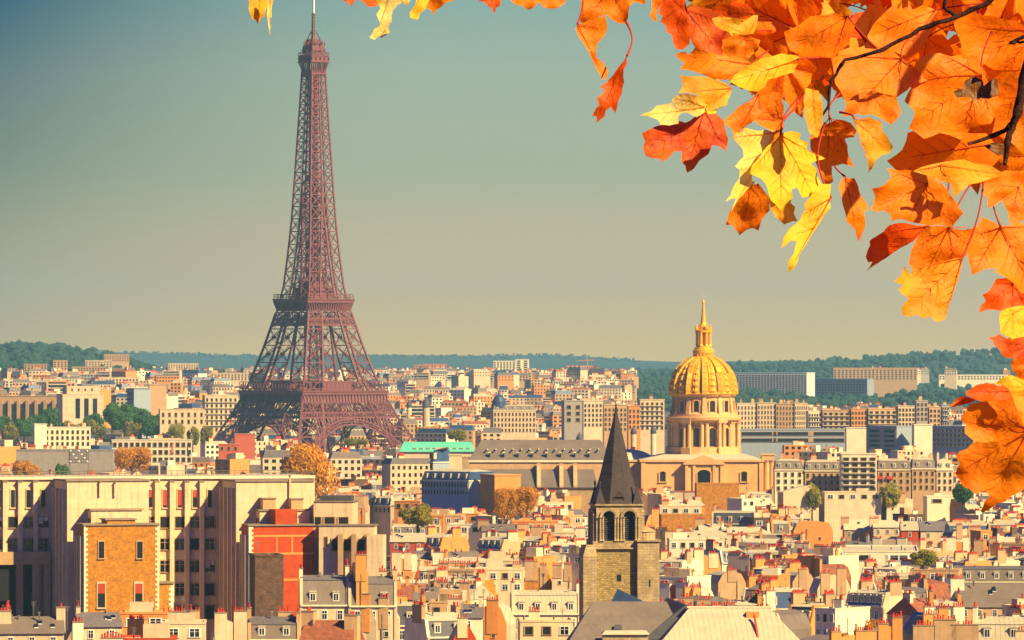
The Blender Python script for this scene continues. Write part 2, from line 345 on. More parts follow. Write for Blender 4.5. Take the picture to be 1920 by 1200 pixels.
# arches, frieze, platforms
def arch(T, m):
    R, zc, w = 43.5, -2.5, 3.4; N = 30
    for rr, th in ((R, 1.0), (R - w, 1.0), (R - w / 2, .5)):
        pr = None
        for i in range(N + 1):
            a = math.radians(28 + 124 * i / N); z = zc + rr * math.sin(a); p = T((rr * math.cos(a), -interp(SH, z) - .3, z))
            if pr: m.bar(pr, p, th, 'iron')
            pr = p
    for i in range(N * 2 + 1):
        a = math.radians(28 + 124 * i / N / 2); z = zc + R * math.sin(a); y = -interp(SH, z) - .3
        m.bar(T((R * math.cos(a), y, z)), T(((R - w) * math.cos(a), y, z - w * math.sin(a))), .5, 'iron', fx=.3, lim=.9995)
    for i in range(-11, 12):
        x = i * 2.6; z = zc + math.sqrt(R * R - x * x)
        if z < 41: m.bar(T((x, -interp(SH, z) - .3, z)), T((x, -interp(SH, 42) - .1, 42)), .7, 'iron')
for k in range(4):
    R_ = Matrix.Rotation(k * PI / 2, 3, 'Z'); m = MB(); arch(lambda p: tuple(R_ @ Vector(p)), m); m.build('arch', tw)
def frieze(T, m, z0, zm, z1, dx, dx2, th):
    for z in (z0, zm, z1):
        s = interp(SH, z); m.bar(T((-s, -s, z)), T((s, -s, z)), 1.1 * th, 'iron', fx=.3, lim=.9995)
    for za, zb, d in ((zm, z1, dx), (z0, zm, dx2)):
        sa, sb = interp(SH, za), interp(SH, zb); n = max(2, round(2 * sa / d))
        for i in range(n):
            f0, f1 = -1 + 2 * i / n, -1 + 2 * (i + 1) / n
            m.bar(T((f0 * sa, -sa, za)), T((f1 * sb, -sb, zb)), .55 * th, 'iron', fx=.3, lim=.9995); m.bar(T((f1 * sa, -sa, za)), T((f0 * sb, -sb, zb)), .55 * th, 'iron', fx=.3, lim=.9995)
            if za == zm: m.bar(T((f1 * sa, -sa, za)), T((f1 * sb, -sb, zb)), .5 * th, 'iron', fx=.3, lim=.9995)
            mh = (f0 + f1) / 2
            if th > .9: m.bar(T((mh * sa, -sa, za)), T((mh * sb + (f1 - f0) * sb / 2, -sb, (za + zb) / 2)), .35 * th, 'iron', fx=.3, lim=.9995)
m = MB(); face4(m, lambda T: frieze(T, m, 42, 45.2, 51.8, 3.6, 2.2, 1.0)); m.build('lower_frieze', tw)
m = MB(); face4(m, lambda T: frieze(T, m, 101, 105, 110.5, 7.5, 2.2, 1.0)); m.build('upper_frieze', tw)
def platform(name, half, zb, z0, z1, hole, ribs, gal):
    m = MB(); i0 = interp(SH, zb)
    m.frus((-i0 - .3, i0 + .3, -i0 - .3, i0 + .3), zb, (-half + 1, half - 1, -half + 1, half - 1), z0, 'iron')
    for a, b, c, d in ((-half, half, -half, -hole), (-half, half, hole, half), (-half, -hole, -hole, hole), (hole, half, -hole, hole)): m.box(a, b, c, d, z0 + .004, z1, 'iron')
    def fn(T):
        for i in range(ribs + 1):
            x = -half + 1 + (2 * half - 2) * i / ribs
            f = i0 / half; m.bar(T((x * f, -i0 - .5, zb)), T((x, -half + .3, z0)), .9, 'iron', fx=.5, lim=.9995)
        m.bar(T((-half, -half - .15, z1 - .4)), T((half, -half - .15, z1 - .4)), .8, 'iron')
    face4(m, fn); p = m.build(name, tw)
    m = MB()
    def fn(T):
        h = half - .5; n = int(h * 2 / 3.2)
        for z in (gal, z1 + 1.1): m.bar(T((-h, -h, z)), T((h, -h, z)), .45, 'iron')
        for i in range(n + 1):
            x = -h + 2 * h * i / n; m.bar(T((x, -h, z1)), T((x, -h, gal)), .35, 'iron')
    face4(m, fn); m.build('gallery_rail', p)
    return p
p1 = platform('first_platform', 34.3, 52.3, 56.6, 59.2, 13, 26, 64.6)
for x, y, a, b, h in ((0, -20, 12, 5, 5.4), (-21, 0, 5, 11, 5.8), (21, 2, 5, 11, 5), (0, 22, 12, 5, 5)):
    m = MB(); m.box(x - a, x + a, y - b, y + b, 59.21, 59.2 + h, 'iron'); m.box(x - a - .5, x + a + .5, y - b - .5, y + b + .5, 59.2 + h, 59.8 + h, 'iron'); m.build('pavilion', tw)
p2 = platform('second_platform', 18.6, 110.8, 115.2, 117.8, 5, 18, 120.6)
m = MB(); m.box(-9, 9, -9, 9, 117.81, 125, 'iron'); m.box(-7, 7, -7, 7, 125, 129, 'iron'); m.build('pavilion', tw)
m = MB(); m.box(-6.9, 6.9, -6.9, 6.9, 269.5, 273.2, 'iron'); m.box(-7.4, 7.4, -7.4, 7.4, 269.1, 269.7, 'iron'); m.box(-7.3, 7.3, -7.3, 7.3, 273.2, 273.8, 'iron'); m.box(-5.0, 5.0, -5.0, 5.0, 273.8, 280, 'iron')
m.box(-5.8, 5.8, -5.8, 5.8, 276.6, 277, 'iron'); m.box(-3.4, 3.4, -3.4, 3.4, 280, 284, 'iron')
def fn(T):
    for i in range(9):
        x = -6.8 + 1.7 * i; m.bar(T((x * .72, -5.5, 260.5)), T((x * .78, -5.7, 265)), .5, 'iron'); m.bar(T((x * .78, -5.7, 265)), T((x, -6.9, 269.3)), .5, 'iron')
        m.bar(T((x, -7.2, 273.8)), T((x, -7.2, 275.6)), .25, 'iron')
        if i % 2 == 0: m.box(*sorted((T((x - .5, -6.95, 0))[0], T((x + .5, -7.02, 0))[0])), *sorted((T((x - .5, -6.95, 0))[1], T((x + .5, -7.02, 0))[1])), 270.6, 272.4, 'glass')
    m.bar(T((-7.2, -7.2, 275.6)), T((7.2, -7.2, 275.6)), .3, 'iron'); m.bar(T((-5.6, -5.6, 262)), T((5.6, -5.6, 262)), 1.0, 'iron')
    for a in (-1, 1): m.bar(T((a * 5.2, -5.2, 277)), T((a * 1.2, -1.2, 289)), .5, 'iron'); m.bar(T((a * 5.8, -2.5, 281)), T((a * 2.2, -1.5, 287)), .35, 'iron')
face4(m, fn)
for k in range(34):
    a = k * 2.4; r = 5 + 2.2 * ((k * 7) % 3) / 2; z = 275 + (k * 5 % 10); m.bar((r * math.cos(a), r * math.sin(a), z), (r * math.cos(a), r * math.sin(a), z + 2.6), .5, 'iron'); m.bar((r * .6 * math.cos(a), r * .6 * math.sin(a), z + 1), (r * 1.05 * math.cos(a), r * 1.05 * math.sin(a), z + 1.2), .35, 'iron')
m.build('summit_cabin', tw)
m = MB(); m.bar((0, 0, 283), (0, 0, 301), 2.4, 'mast', 1.5)
for i in range(7): z = 287 + i * 2; m.box(-1.8, 1.8, -.3, .3, z, z + .5, 'mast'); m.box(-.3, .3, -1.8, 1.8, z + .6, z + 1.1, 'mast')
m.bar((0, 0, 301), (0, 0, 324), 1.1, 'whitemetal', .7); m.build('antenna', tw)

# ------------------------------------------------------------------ golden dome church
DY = 2750; ks = F / DY
def rr(px): return px / ks
ch = thing('domed_church', 'great gilded ribbed dome with a lantern and spire over a columned stone drum', 'church', (X(1319, DY), DY, 0), 0)
zz = lambda v: Z(v, DY)
r0 = 26
m = MB(); m.box(-rr(120), rr(108), -r0, 30, 0, zz(864), 'invstone'); m.box(-rr(122), rr(110), -r0 - .8, 30.6, zz(864), zz(860), 'invstone', 'zinc')
m.box(-rr(38), rr(33), -r0 - 3, -r0, 0, zz(866), 'invstone')
for x in (-35, -21, 16, 30): m.box(rr(x - 2.6), rr(x + 2.6), -r0 - 3.6, -r0 - 3, 0, zz(869), 'invstone')
m.box(-rr(41), rr(36), -r0 - 4, -r0 + 1, zz(869) + .01, zz(866), 'invstone')
for x in (-115, 104): m.box(rr(x - 4), rr(x + 4), -r0 - .5, -r0, 0, zz(866), 'invstone')
m.build('wall', ch)
m = MB(); m.prism([(-rr(41), zz(866) + .01), (rr(36), zz(866) + .01), (-rr(2.5), zz(852))], -r0 - 4, -r0 + 6, 'invstone'); m.build('pediment', ch)
m = MB(); m.frus((-rr(118), rr(106), -r0 + .5, 29), zz(860) + .01, (-rr(75), rr(75), -16, 16), zz(851), 'zinc'); m.build('roof', ch)
def arched(name, parent, cx, y, z0, z1, w, k='glass', fr='invstone', nrm=0):
    m = MB(); n = 8; h = z1 - z0; r = w / 2; zs = z1 - r * .7
    poly = [(-r, z0), (r, z0)] + [(r * math.cos(PI * i / n), zs + r * .7 * math.sin(PI * i / n)) for i in range(n + 1)]
    m.prism(poly, -.12, .1, k)
    for s_ in (-1, 1): m.box(s_ * r - .25, s_ * r + .25, -.5, .1, z0 - .3, zs, fr)
    for i in range(n):
        a, b = PI * i / n, PI * (i + 1) / n; m.bar((r * 1.08 * math.cos(a), -.25, zs + r * .76 * math.sin(a)), (r * 1.08 * math.cos(b), -.25, zs + r * .76 * math.sin(b)), .55, fr)
    m.box(-r - .5, r + .5, -.6, .1, z0 - .6, z0 - .3, fr)
    o = m.build(name, parent, (cx, y, 0)); 
    if nrm: o.rotation_euler = (0, 0, nrm)
    return o
arched('arched_window', ch, rr(-3), -r0 - 3, zz(903), zz(878), rr(26))
for x in (-79, 72): arched('window', ch, rr(x), -r0, zz(900), zz(881), rr(13))
# drum
m = MB(); m.lathe([(rr(70), zz(862)), (rr(70), zz(850)), (rr(67), zz(848)), (rr(66), zz(838))], 'invstone', 24, rot=PI / 24)
m.lathe([(rr(57), zz(838)), (rr(57), zz(792)), (rr(63), zz(790)), (rr(70), zz(787)), (rr(71), zz(782)), (rr(64), zz(781)), (rr(64), zz(776))], 'invstone', 48)
NB = 12
for k in range(12):      # projecting pairs of columns between the windows
    a = k * PI / 6; big = k % 2 == 0; rc = 65 if big else 60
    for d in (-.075, .075):
        m.lathe([(1.2, zz(838)), (.9, zz(837)), (.8, zz(796)), (1.2, zz(792))], 'invstone', 10, rr(rc) * math.cos(a + d), rr(rc) * math.sin(a + d))
    R_ = Matrix.Rotation(a, 3, 'Z'); w_ = 2.2
    q = [R_ @ Vector(p) for p in ((rr(55), -w_, 0), (rr(rc + 5), -w_, 0), (rr(rc + 5), w_, 0), (rr(55), w_, 0))]
    for z0, z1 in ((zz(862), zz(838)), (zz(792), zz(783))): m.hexa([(p.x, p.y, z0) for p in q] + [(p.x * 1.01, p.y * 1.01, z1) for p in q], 'invstone')
m.build('drum', ch)
for k in range(12):
    a = -PI / 2 + (k + .5) * PI / 6
    arched('drum_window', ch, rr(57.3) * math.cos(a), rr(57.3) * math.sin(a), zz(836), zz(801), 3.4, nrm=a + PI / 2)
m = MB(); m.lathe([(rr(61), zz(776)), (rr(57), zz(772)), (rr(56), zz(745)), (rr(60), zz(743)), (rr(62), zz(740)), (rr(58), zz(739))], 'invstone', 48)
for k in range(12):
    a = -PI / 2 + k * PI / 6; R_ = Matrix.Rotation(a, 3, 'Z')
    q0 = [R_ @ Vector(p) for p in ((rr(54), -1, 0), (rr(63), -1, 0), (rr(63), 1, 0), (rr(54), 1, 0))]; q1 = [R_ @ Vector(p) for p in ((rr(54), -.7, 0), (rr(58), -.7, 0), (rr(58), .7, 0), (rr(54), .7, 0))]
    m.hexa([(p.x, p.y, zz(776)) for p in q0] + [(p.x, p.y, zz(745)) for p in q1], 'invstone')
    m.lathe([(.6, zz(739)), (.5, zz(736)), (.9, zz(733)), (.3, zz(729)), (.05, zz(726))], 'invstone', 6, rr(60) * math.cos(a), rr(60) * math.sin(a))
m.build('upper_drum', ch)
for k in range(12):
    a = -PI / 2 + (k + .5) * PI / 6; arched('drum_window', ch, rr(56.6) * math.cos(a), rr(56.6) * math.sin(a), zz(773), zz(750), 2.8, nrm=a + PI / 2)
prof = [(59.5, 739), (60, 733), (59, 722), (56.5, 711), (52, 700), (45.5, 690), (37, 682), (28, 676), (20, 672.5)]
m = MB(); m.lathe([(rr(r), zz(v)) for r, v in prof], 'lead', 96, ks=lambda j, a: 'gold' if (a % 8 in (0, 1, 7)) or j in (0, 7) else 'lead')
dm = m.build('dome', ch, smooth=False)
m = MB()
for k in range(12):
    a = k * PI / 6 + .0
    for off in (0,):
        pts = [(rr(r + .8) * math.cos(a), rr(r + .8) * math.sin(a), zz(v)) for r, v in prof]
        for p, q in zip(pts, pts[1:]): m.bar(p, q, 2.0, 'gold')
    for d in (-.19, .19):
        pts = [(rr(r + .3) * math.cos(a + d), rr(r + .3) * math.sin(a + d), zz(v)) for r, v in prof]
        for p, q in zip(pts, pts[1:]): m.bar(p, q, .9, 'gold')
    a2 = a + PI / 12       # trophies in the panels
    for i in range(1, 7):
        r, v = prof[i]; r2, v2 = prof[i + 1]; 
        for f, w in ((0, 2.4), (.5, 1.5)):
            rq = r + (r2 - r) * f; vq = v + (v2 - v) * f; w *= (rq / 60)
            m.lathe([(w * .2, zz(vq) - w * .6), (w * .6, zz(vq)), (w * .15, zz(vq) + w * .7)], 'gold', 6, rr(rq) * math.cos(a2), rr(rq) * math.sin(a2))
for r, v, t_ in ((60.5, 738, 1.4), (21, 673, 1.6)):
    m.lathe([(rr(r), zz(v) - t_ / 2), (rr(r) + .8, zz(v)), (rr(r), zz(v) + t_ / 2)], 'gold', 64)
m.build('rib_ornament', dm)
m = MB(); m.lathe([(rr(18), zz(673)), (rr(18), zz(664)), (rr(20), zz(662)), (rr(20), zz(656)), (rr(17), zz(655)), (rr(17), zz(652)), (rr(14), zz(651)), (rr(14), zz(648)), (rr(9), zz(648)), (rr(8.5), zz(624)), (rr(15), zz(623)), (rr(15.5), zz(619)), (rr(9), zz(618)), (rr(9.5), zz(612)), (rr(6), zz(607))], 'gold', 24)
for k in range(8):
    a = k * PI / 4 + PI / 8
    m.lathe([(.75, zz(648)), (.6, zz(646)), (.55, zz(626)), (.8, zz(623))], 'gold', 8, rr(13) * math.cos(a), rr(13) * math.sin(a))
    if k % 2 == 0: m.lathe([(.6, zz(619)), (.9, zz(616)), (.4, zz(613)), (.5, zz(611)), (.1, zz(608))], 'gold', 6, rr(14) * math.cos(a), rr(14) * math.sin(a))
for k in range(20):
    a = k * PI / 10; m.box(rr(18.6) * math.cos(a) - .25, rr(18.6) * math.cos(a) + .25, rr(18.6) * math.sin(a) - .25, rr(18.6) * math.sin(a) + .25, zz(672), zz(663), 'gold')
m.build('lantern', ch)
m = MB(); m.lathe([(rr(6.5), zz(609)), (rr(5), zz(604)), (rr(3.4), zz(590)), (rr(2), zz(572)), (rr(2.6), zz(569)), (rr(2.4), zz(566)), (rr(.8), zz(563)), (.08, zz(552))], 'gold', 12); m.build('spire', ch)
m = MB(); m.lathe([(rr(50 * math.cos(i * PI / 16)), zz(868 - 25 * math.sin(i * PI / 16))) for i in range(8)] + [(.3, zz(843))], 'zinc', 28); m.build('side_dome', ch, (rr(-140), 14, 0), smooth=True)
m = MB(); m.box(-rr(170), -rr(120) - .1, -12, 20, 0, zz(865), 'invstone', 'zinc'); m.box(-rr(172), -rr(120) - .1, -12.5, 20, zz(865), zz(862), 'invstone', 'zinc'); wg = m.build('side_wing', ch)
arched('window', wg, rr(-142), -12, zz(900), zz(880), rr(13))
m = MB(); m.box(rr(108) + .1, rr(132), -6, 8, zz(862), zz(853), 'invstone', 'zinc'); m.box(rr(106), rr(134), -6.4, 8, zz(853), zz(851), 'invstone'); m.box(rr(108) + .1, rr(116), -3, 8, 0, zz(862), 'invstone')
pc = m.build('portico', ch)
for x in (118, 128): m = MB(); m.lathe([(1.3, 0), (1.2, zz(900)), (1.0, zz(868)), (1.5, zz(863))], 'invstone', 12, rr(x), -4.5); m.build('column', pc)

# long slate-roofed hall beside the church
QY = 2680; hq = thing('long_hall', 'long hall with weathered purple slate hip roof over a thin cornice, left of golden dome'.replace(', left of', ' beside the'), 'hall', (X(1005, QY), QY, 0))
z_ = lambda v: Z(v, QY); kq = F / QY; q_ = lambda u: (u - 1005) / kq
m = MB(); m.box(q_(880), q_(1150), -8, 26, 0, z_(866), 'pink'); m.box(q_(878), q_(1152), -8.6, 26.6, z_(866), z_(862), 'white'); m.build('wall', hq)
m = MB(); m.frus((q_(879), q_(1151), -8.5, 26.5), z_(862) + .01, (q_(903), q_(1126), 7, 9), z_(825), 'slatelight')
m.build('roof', hq)
for i in range(8):
    m = MB(); x = q_(918 + i * 26.5); m.box(x - .35, x + .35, -6.8, -5, z_(856), z_(849), 'dark'); m.box(x - .5, x + .5, -6.9, -5, z_(849), z_(847), 'white'); m.build('roof_vent', hq)
for i in range(14):
    m = MB(); x = q_(914 + i * 16); m.box(x - .25, x + .25, -1.5 - 3, 2, z_(843), z_(841), 'white'); m.build('roof_vent', hq)
m = MB(); m.hexa([(q_(880), -22, z_(912)), (q_(1120), -22, z_(912)), (q_(1120), -8.7, z_(912)), (q_(880), -8.7, z_(912)), (q_(880), -21, z_(911)), (q_(1120), -21, z_(911)), (q_(1112), -8.7, z_(879)), (q_(885), -8.7, z_(879))], 'slatelight'); m.box(q_(880), q_(1120), -21, -8.7, 0, z_(912) - .01, 'tan'); m.build('aisle_roof', hq)
for u in (1010, 1052, 1078):
    m = MB(); x = q_(u); m.prism([(x - .8, z_(912)), (x + .8, z_(912)), (x + .8, z_(868)), (x - .8, z_(868))], -12, -8.7, 'pink'); m.hexa([(x - .8, -22, z_(912)), (x + .8, -22, z_(912)), (x + .8, -12, z_(912)), (x - .8, -12, z_(912)), (x - .8, -22, z_(908)), (x + .8, -22, z_(908)), (x + .8, -12, z_(872)), (x - .8, -12, z_(872))], 'pink'); m.build('buttress', hq)

# ------------------------------------------------------------------ Romanesque tower and church in the foreground
CY = 1150; kc = F / CY
yw = math.radians(7)
ct = thing('church_bell_tower', 'old rubble stone bell tower with arcaded belfry under a dark pointed slate spire', 'bell tower', (X(1155, CY), CY, 0), yw)
zc = lambda v: Z(v, CY); c_ = lambda px: px / kc
hb = c_(43)       # half width of the belfry
y0 = 0
def cbox(m, a, b, ya, yb, va, vb, k, top=None): m.box(c_(a), c_(b), ya, yb, (0 if va is None else zc(va)), zc(vb), k, top)
yf = -hb; yb = hb
m = MB(); cbox(m, -60, 36, yf, yb + 3, None, 1028, 'rubble'); m.build('shaft', ct)
m = MB(); cbox(m, -70, -44, yf - 1.6, yf + 3, None, 1040, 'stone'); m.frus((c_(-70), c_(-44), yf - 1.6, yf + 3), zc(1040), (c_(-62), c_(-46), yf - .2, yf + 2.6), zc(1020), 'stone')
m.build('buttress', ct)
m = MB(); cbox(m, 33, 74, yf - 1.2, yf + 5, None, 1012, 'stone'); cbox(m, 31, 76, yf - 1.5, yf + 5.3, 1014, 1011, 'stone')
m.lathe([(c_(19), zc(1012)), (c_(19), zc(997)), (c_(21), zc(996)), (c_(9), zc(989)), (.05, zc(985))], 'stone', 20, c_(52), yf + 1.8); cbox(m, 55, 57, yf - 1.28, yf - 1.2, 1098, 1085, 'dark'); m.build('stair_turret', ct)
m = MB(); cbox(m, -60, 40, yf - .5, yb + .6, 1028, 1022, 'stone'); cbox(m, -50, 47, yf - .25, yb + .3, 1022, 1013, 'stone')
cbox(m, -4, 4, yf - .06, yf, 1088, 1076, 'dark'); m.build('ledge', ct)
# belfry: piers and arches
m = MB(); cbox(m, -41, 41, yf + 1.2, yb - 1.2, 1013, 947, 'dark')
def pier(a, b): cbox(m, a, b, yf, yf + 1.6, 1013, 950, 'stone')
pier(-43, -33); pier(33, 43); pier(-6, 6)
m.box(-hb, -hb + .9, yf + 1.6, yb, zc(1013), zc(950), 'stone'); m.box(hb - .9, hb, yf + 1.6, yb, zc(1013), zc(950), 'stone')
cbox(m, -43, 43, yf, yb, 951, 947, 'stone'); cbox(m, -46, 46, yf - .35, yb + .35, 947, 944, 'stone')
zs = zc(968)
for cxp in (-19.5, 19.5):       # spandrel wall over each arch
    r = c_(13.5); n = 10; cx_ = c_(cxp)
    for i in range(n):
        a, b = PI * i / n, PI * (i + 1) / n
        xa, xb = cx_ + r * math.cos(a), cx_ + r * math.cos(b)
        m.hexa([(xb, yf, zs + r * math.sin(b)), (xa, yf, zs + r * math.sin(a)), (xa, yf + 1.2, zs + r * math.sin(a)), (xb, yf + 1.2, zs + r * math.sin(b)), (xb, yf, zc(950)), (xa, yf, zc(950)), (xa, yf + 1.2, zc(950)), (xb, yf + 1.2, zc(950))], 'stone')
        for q, w in ((1.14, .35), (.94, .25)): m.bar((cx_ + r * q * math.cos(a), yf - .12, zs + r * q * math.sin(a)), (cx_ + r * q * math.cos(b), yf - .12, zs + r * q * math.sin(b)), w, 'stone')
bf = m.build('belfry', ct)
for x in (-36, -31, -8, -3, 3, 8, 31, 36):
    m = MB(); m.lathe([(.34, zc(1013)), (.2, zc(1010)), (.18, zc(972)), (.36, zc(968))], 'stone', 8, c_(x), yf - .22); m.build('column', bf)
for cxp in (-19.5, 19.5):
    m = MB()
    for i in range(13): z = zc(1012) + i * .36; m.hexa([(c_(cxp) - 1.25, yf + .7, z), (c_(cxp) + 1.25, yf + .7, z), (c_(cxp) + 1.25, yf + 1.1, z + .2), (c_(cxp) - 1.25, yf + 1.1, z + .2), (c_(cxp) - 1.25, yf + .7, z + .06), (c_(cxp) + 1.25, yf + .7, z + .06), (c_(cxp) + 1.25, yf + 1.1, z + .26), (c_(cxp) - 1.25, yf + 1.1, z + .26)], 'slate')
    m.build('louvre', bf)
for s_ in (-1, 1):            # side face arches
    for yy in (-2.2, 1.6):
        a = arched('side_arch', bf, s_ * (hb + .02), yy, zc(1012), zc(957), 2.4, 'dark', 'stone', nrm=(PI / 2 if s_ > 0 else -PI / 2))
M['spireslate'] = mat('old_spire_slate', (0.075, 0.048, 0.046), rough=0.7, var=0.35, scale=1.5, brick=(0.45, 0.28, 0.03, 0.6, 0.5), objrnd=0)
m = MB(); r8 = hb * 1.12; m.lathe([(r8 * 1.04, zc(944)), (r8 * .96, zc(938)), (c_(31), zc(890)), (c_(19), zc(840)), (c_(8), zc(795)), (c_(3), zc(775)), (c_(1.2), zc(757))], 'spireslate', 8, rot=PI / 8); m.build('spire', ct)
m = MB(); m.lathe([(c_(1.4), zc(770)), (c_(2.2), zc(768)), (c_(.9), zc(760)), (c_(.9), zc(752)), (.04, zc(736))], 'mast', 8); m.bar((-.45, 0, zc(747)), (.45, 0, zc(747)), .12, 'mast'); m.build('finial', ct)
for a in (-1, 1):
    for b in (-1, 1): m = MB(); m.lathe([(c_(13), zc(944)), (c_(2.4), zc(916)), (c_(1.6), zc(912)), (.2, zc(908)), (.26, zc(905)), (.05, zc(901))], 'spireslate', 4, c_(35) * a, (hb - c_(8)) * b, rot=PI / 4); m.build('corner_pinnacle', ct)
m = MB(); m.box(-.75, .75, -hb + .1, -hb + 3, zc(944), zc(930), 'dark'); m.prism([(-1, zc(931)), (1, zc(931)), (0, zc(921))], -hb - .1, -hb + 3, 'spireslate')
for s_ in (-1, 1): m.box(s_ * .9 - .15, s_ * .9 + .15, -hb, -hb + 3, zc(944), zc(931), 'spireslate')
m.build('lucarne', ct)

NY = 1105; kn = F / NY; zn = lambda v: Z(v, NY); 
nv = thing('church_nave', 'stone church body with steep grey slate roofs at the foot of the bell tower', 'church', (X(1180, NY), NY, 0))
n_ = lambda u: (u - 1180) / kn
m = MB(); m.box(n_(1062), n_(1262), -7, 9, 0, zn(1208), 'stone'); m.build('wall', nv)
m = MB(); m.frus((n_(1060), n_(1290), -7.4, 9.4), zn(1208), (n_(1112), n_(1250), .8, 1.2), zn(1128), 'slatelight'); m.build('roof', nv)
m = MB(); m.hexa([(n_(1205), -7, zn(1196)), (n_(1300), -7, zn(1196)), (n_(1300), 30, zn(1196)), (n_(1205), 30, zn(1196)), (n_(1284), -3, zn(1133)), (n_(1288), -3, zn(1133)), (n_(1262), 30, zn(1133)), (n_(1258), 30, zn(1133))], 'slate'); m.build('transept_roof', nv)
m = MB(); m.prism([(n_(1140), zn(1150)), (n_(1246), zn(1150)), (n_(1160), zn(1108))], 9.5, 12, 'shadeblue'); m.build('rear_roof', nv)
m = MB(); m.box(n_(1128), n_(1213), -12, -7, 0, zn(1184), 'stone'); m.frus((n_(1126), n_(1215), -12.4, -7), zn(1184), (n_(1132), n_(1209), -11, -7), zn(1178), 'felt'); ap = m.build('chapel', nv)
arched('arched_window', ap, n_(1176), -12.02, zn(1240), zn(1193), 2.4, 'dark', 'stone')
m = MB(); m.frus((-n_(1190) * 0 + n_(1150), n_(1166), -5, -4), zn(1178), (n_(1152), n_(1164), -4.6, -4), zn(1169), 'slate'); m.build('skylight', nv)
HY = 1100; kh = F / HY
hr = thing('hip_roof_hall', 'hall with a broad pale ribbed metal hip roof in front of the slate church roof', 'hall', (X(1370, HY), HY, 0)); zh = lambda v: Z(v, HY); h_ = lambda u: (u - 1370) / kh
m = MB(); m.box(h_(1236), h_(1502), -8, 9, 0, zh(1208), 'cream'); m.build('wall', hr)
m = MB(); m.frus((h_(1230), h_(1508), -8.6, 9.6), zh(1208), (h_(1268), h_(1466), -4.6, 5), zh(1165), 'zinc'); m.frus((h_(1268), h_(1466), -4.6, 5), zh(1165) + .003, (h_(1292), h_(1442), -.6, 1), zh(1139), 'zinc')
m.box(h_(1288), h_(1446), -.8, 1.2, zh(1139), zh(1137), 'white'); m.build('roof', hr)
m = MB(); m.box(h_(1398), h_(1422), -3.4, -1.2, zh(1176), zh(1146), 'ochre'); m.bar((h_(1412), -4.4, zh(1150)), (h_(1418), -7, zh(1192)), .3, 'pot'); m.build('chimney', hr)
# ------------------------------------------------------------------ the big pilastered institute on the left
class Fr:       # local frame of a yawed building: pixel column / row -> local x / z on the plane y = ly
    def __init__(s, u0, Y0, yaw): s.Y0 = Y0; s.X0 = X(u0, Y0); s.c = math.cos(yaw); s.s = math.sin(yaw); s.yaw = yaw
    def x(s, u, ly=0):
        k = (u - 960) / F; return (k * s.Y0 + k * ly * s.c - s.X0 + ly * s.s) / (s.c - k * s.s)
    def z(s, v, u, ly=0):
        lx = s.x(u, ly); Y = s.Y0 + lx * s.s + ly * s.c; return Z(v, Y)
def win(parent, me, fr, u, v0, v1, wpx, ly, name='window'):
    x = fr.x(u, ly); Y = fr.Y0 + x * fr.s + ly * fr.c; z1, z0 = Z(v0, Y), Z(v1, Y)
    return inst(name, me, parent, (x, ly, z0), (wpx * Y / F, 1.6, z1 - z0))
MY = 1330; myaw = math.radians(15); f = Fr(300, MY, myaw)
ins = thing('pilastered_institute', 'huge pale institute block with tall pilasters, projecting wings and brick gable', 'office building', (f.X0, MY, 0), myaw)
D = 14.0         # the recessed facade lies at local y = D, the ends of the wings at y = 0
m = MB()
xa, xb = f.x(-60, D), f.x(590, D); zt = f.z(898, 300, D)
m.box(xa, xb, D, D + 18, 0, zt, 'instwall', 'felt'); m.box(xa, xb, D - .5, D + 18.4, zt, zt + .6, 'white', 'felt'); m.build('main_wall', ins)
pil = [(-4, 1), (24 + 14, 1), (67, 1)] + [(295, 1), (323, 1), (351, 1), (379, 1)]
for u in [10, 38.5, 67, 295, 323, 351, 379]:
    m = MB(); x = f.x(u, D - .9); m.box(x - .45, x + .45, D - .9, D, 0, f.z(903, u, D), 'instwall'); m.box(x - .6, x + .6, D - 1.1, D, f.z(903, u, D), f.z(901, u, D), 'coping'); m.build('pilaster', ins)
for u in [-4, 24, 53, 81, 281, 309, 337, 365, 393]:
    win(ins, {337: WINR, 309: WINR, 281: WINR2, 365: WINR2}.get(u, WINP), f, u, 917, 951, 9, D)
    rows_ = [(968, 989), (1009, 1030)] if u < 100 else [(968, 989), (1009, 1030), (1050, 1072), (1093, 1116)]
    for a, b in rows_: win(ins, rnd.choice([WINI, WINI, WINI2, WIND]), f, u, a, b, 20, D)
    if u < 100: pass
    else: win(ins, WIND, f, u, 1134, 1160, 20, D)
# portico of big dark openings, far left
m = MB(); m.box(f.x(-60, D), f.x(93, D), D - 2.0, D - .02, f.z(1058, 50, D), f.z(1034, 50, D), 'tan', 'felt'); m.build('portico_band', ins)
for a, b in ((-10, 31), (44, 62)):
    m = MB(); m.box(f.x(a, D - 1.9), f.x(b, D - 1.9), D - 1.0, D - .03, f.z(1200, 20, D), f.z(1058, 20, D), 'dark'); m.build('portico_opening', ins)
for u in (37, 67, 88): m = MB(); x = f.x(u, D - 1.6); m.box(x - .7, x + .7, D - 1.9, D - .04, 0, f.z(1058, u, D), 'tan'); m.build('portico_column', ins)
def wing(u0, u1, vt, y0, y1, k, ncap='coping'):
    w = bpy.data.objects.new('wing', None); C.objects.link(w); w.parent = ins
    m = MB(); x0, x1 = f.x(u0, y0), f.x(u1, y0); z = f.z(vt, (u0 + u1) / 2, y0)
    m.box(x0, x1, y0, y1, 0, z, k, 'felt'); m.build('wall', w)
    m = MB(); m.box(x0 - .3, x1 + .3, y0 - .3, y1, z, z + .35, ncap); m.build('coping', w)
    return w, x0, x1, z
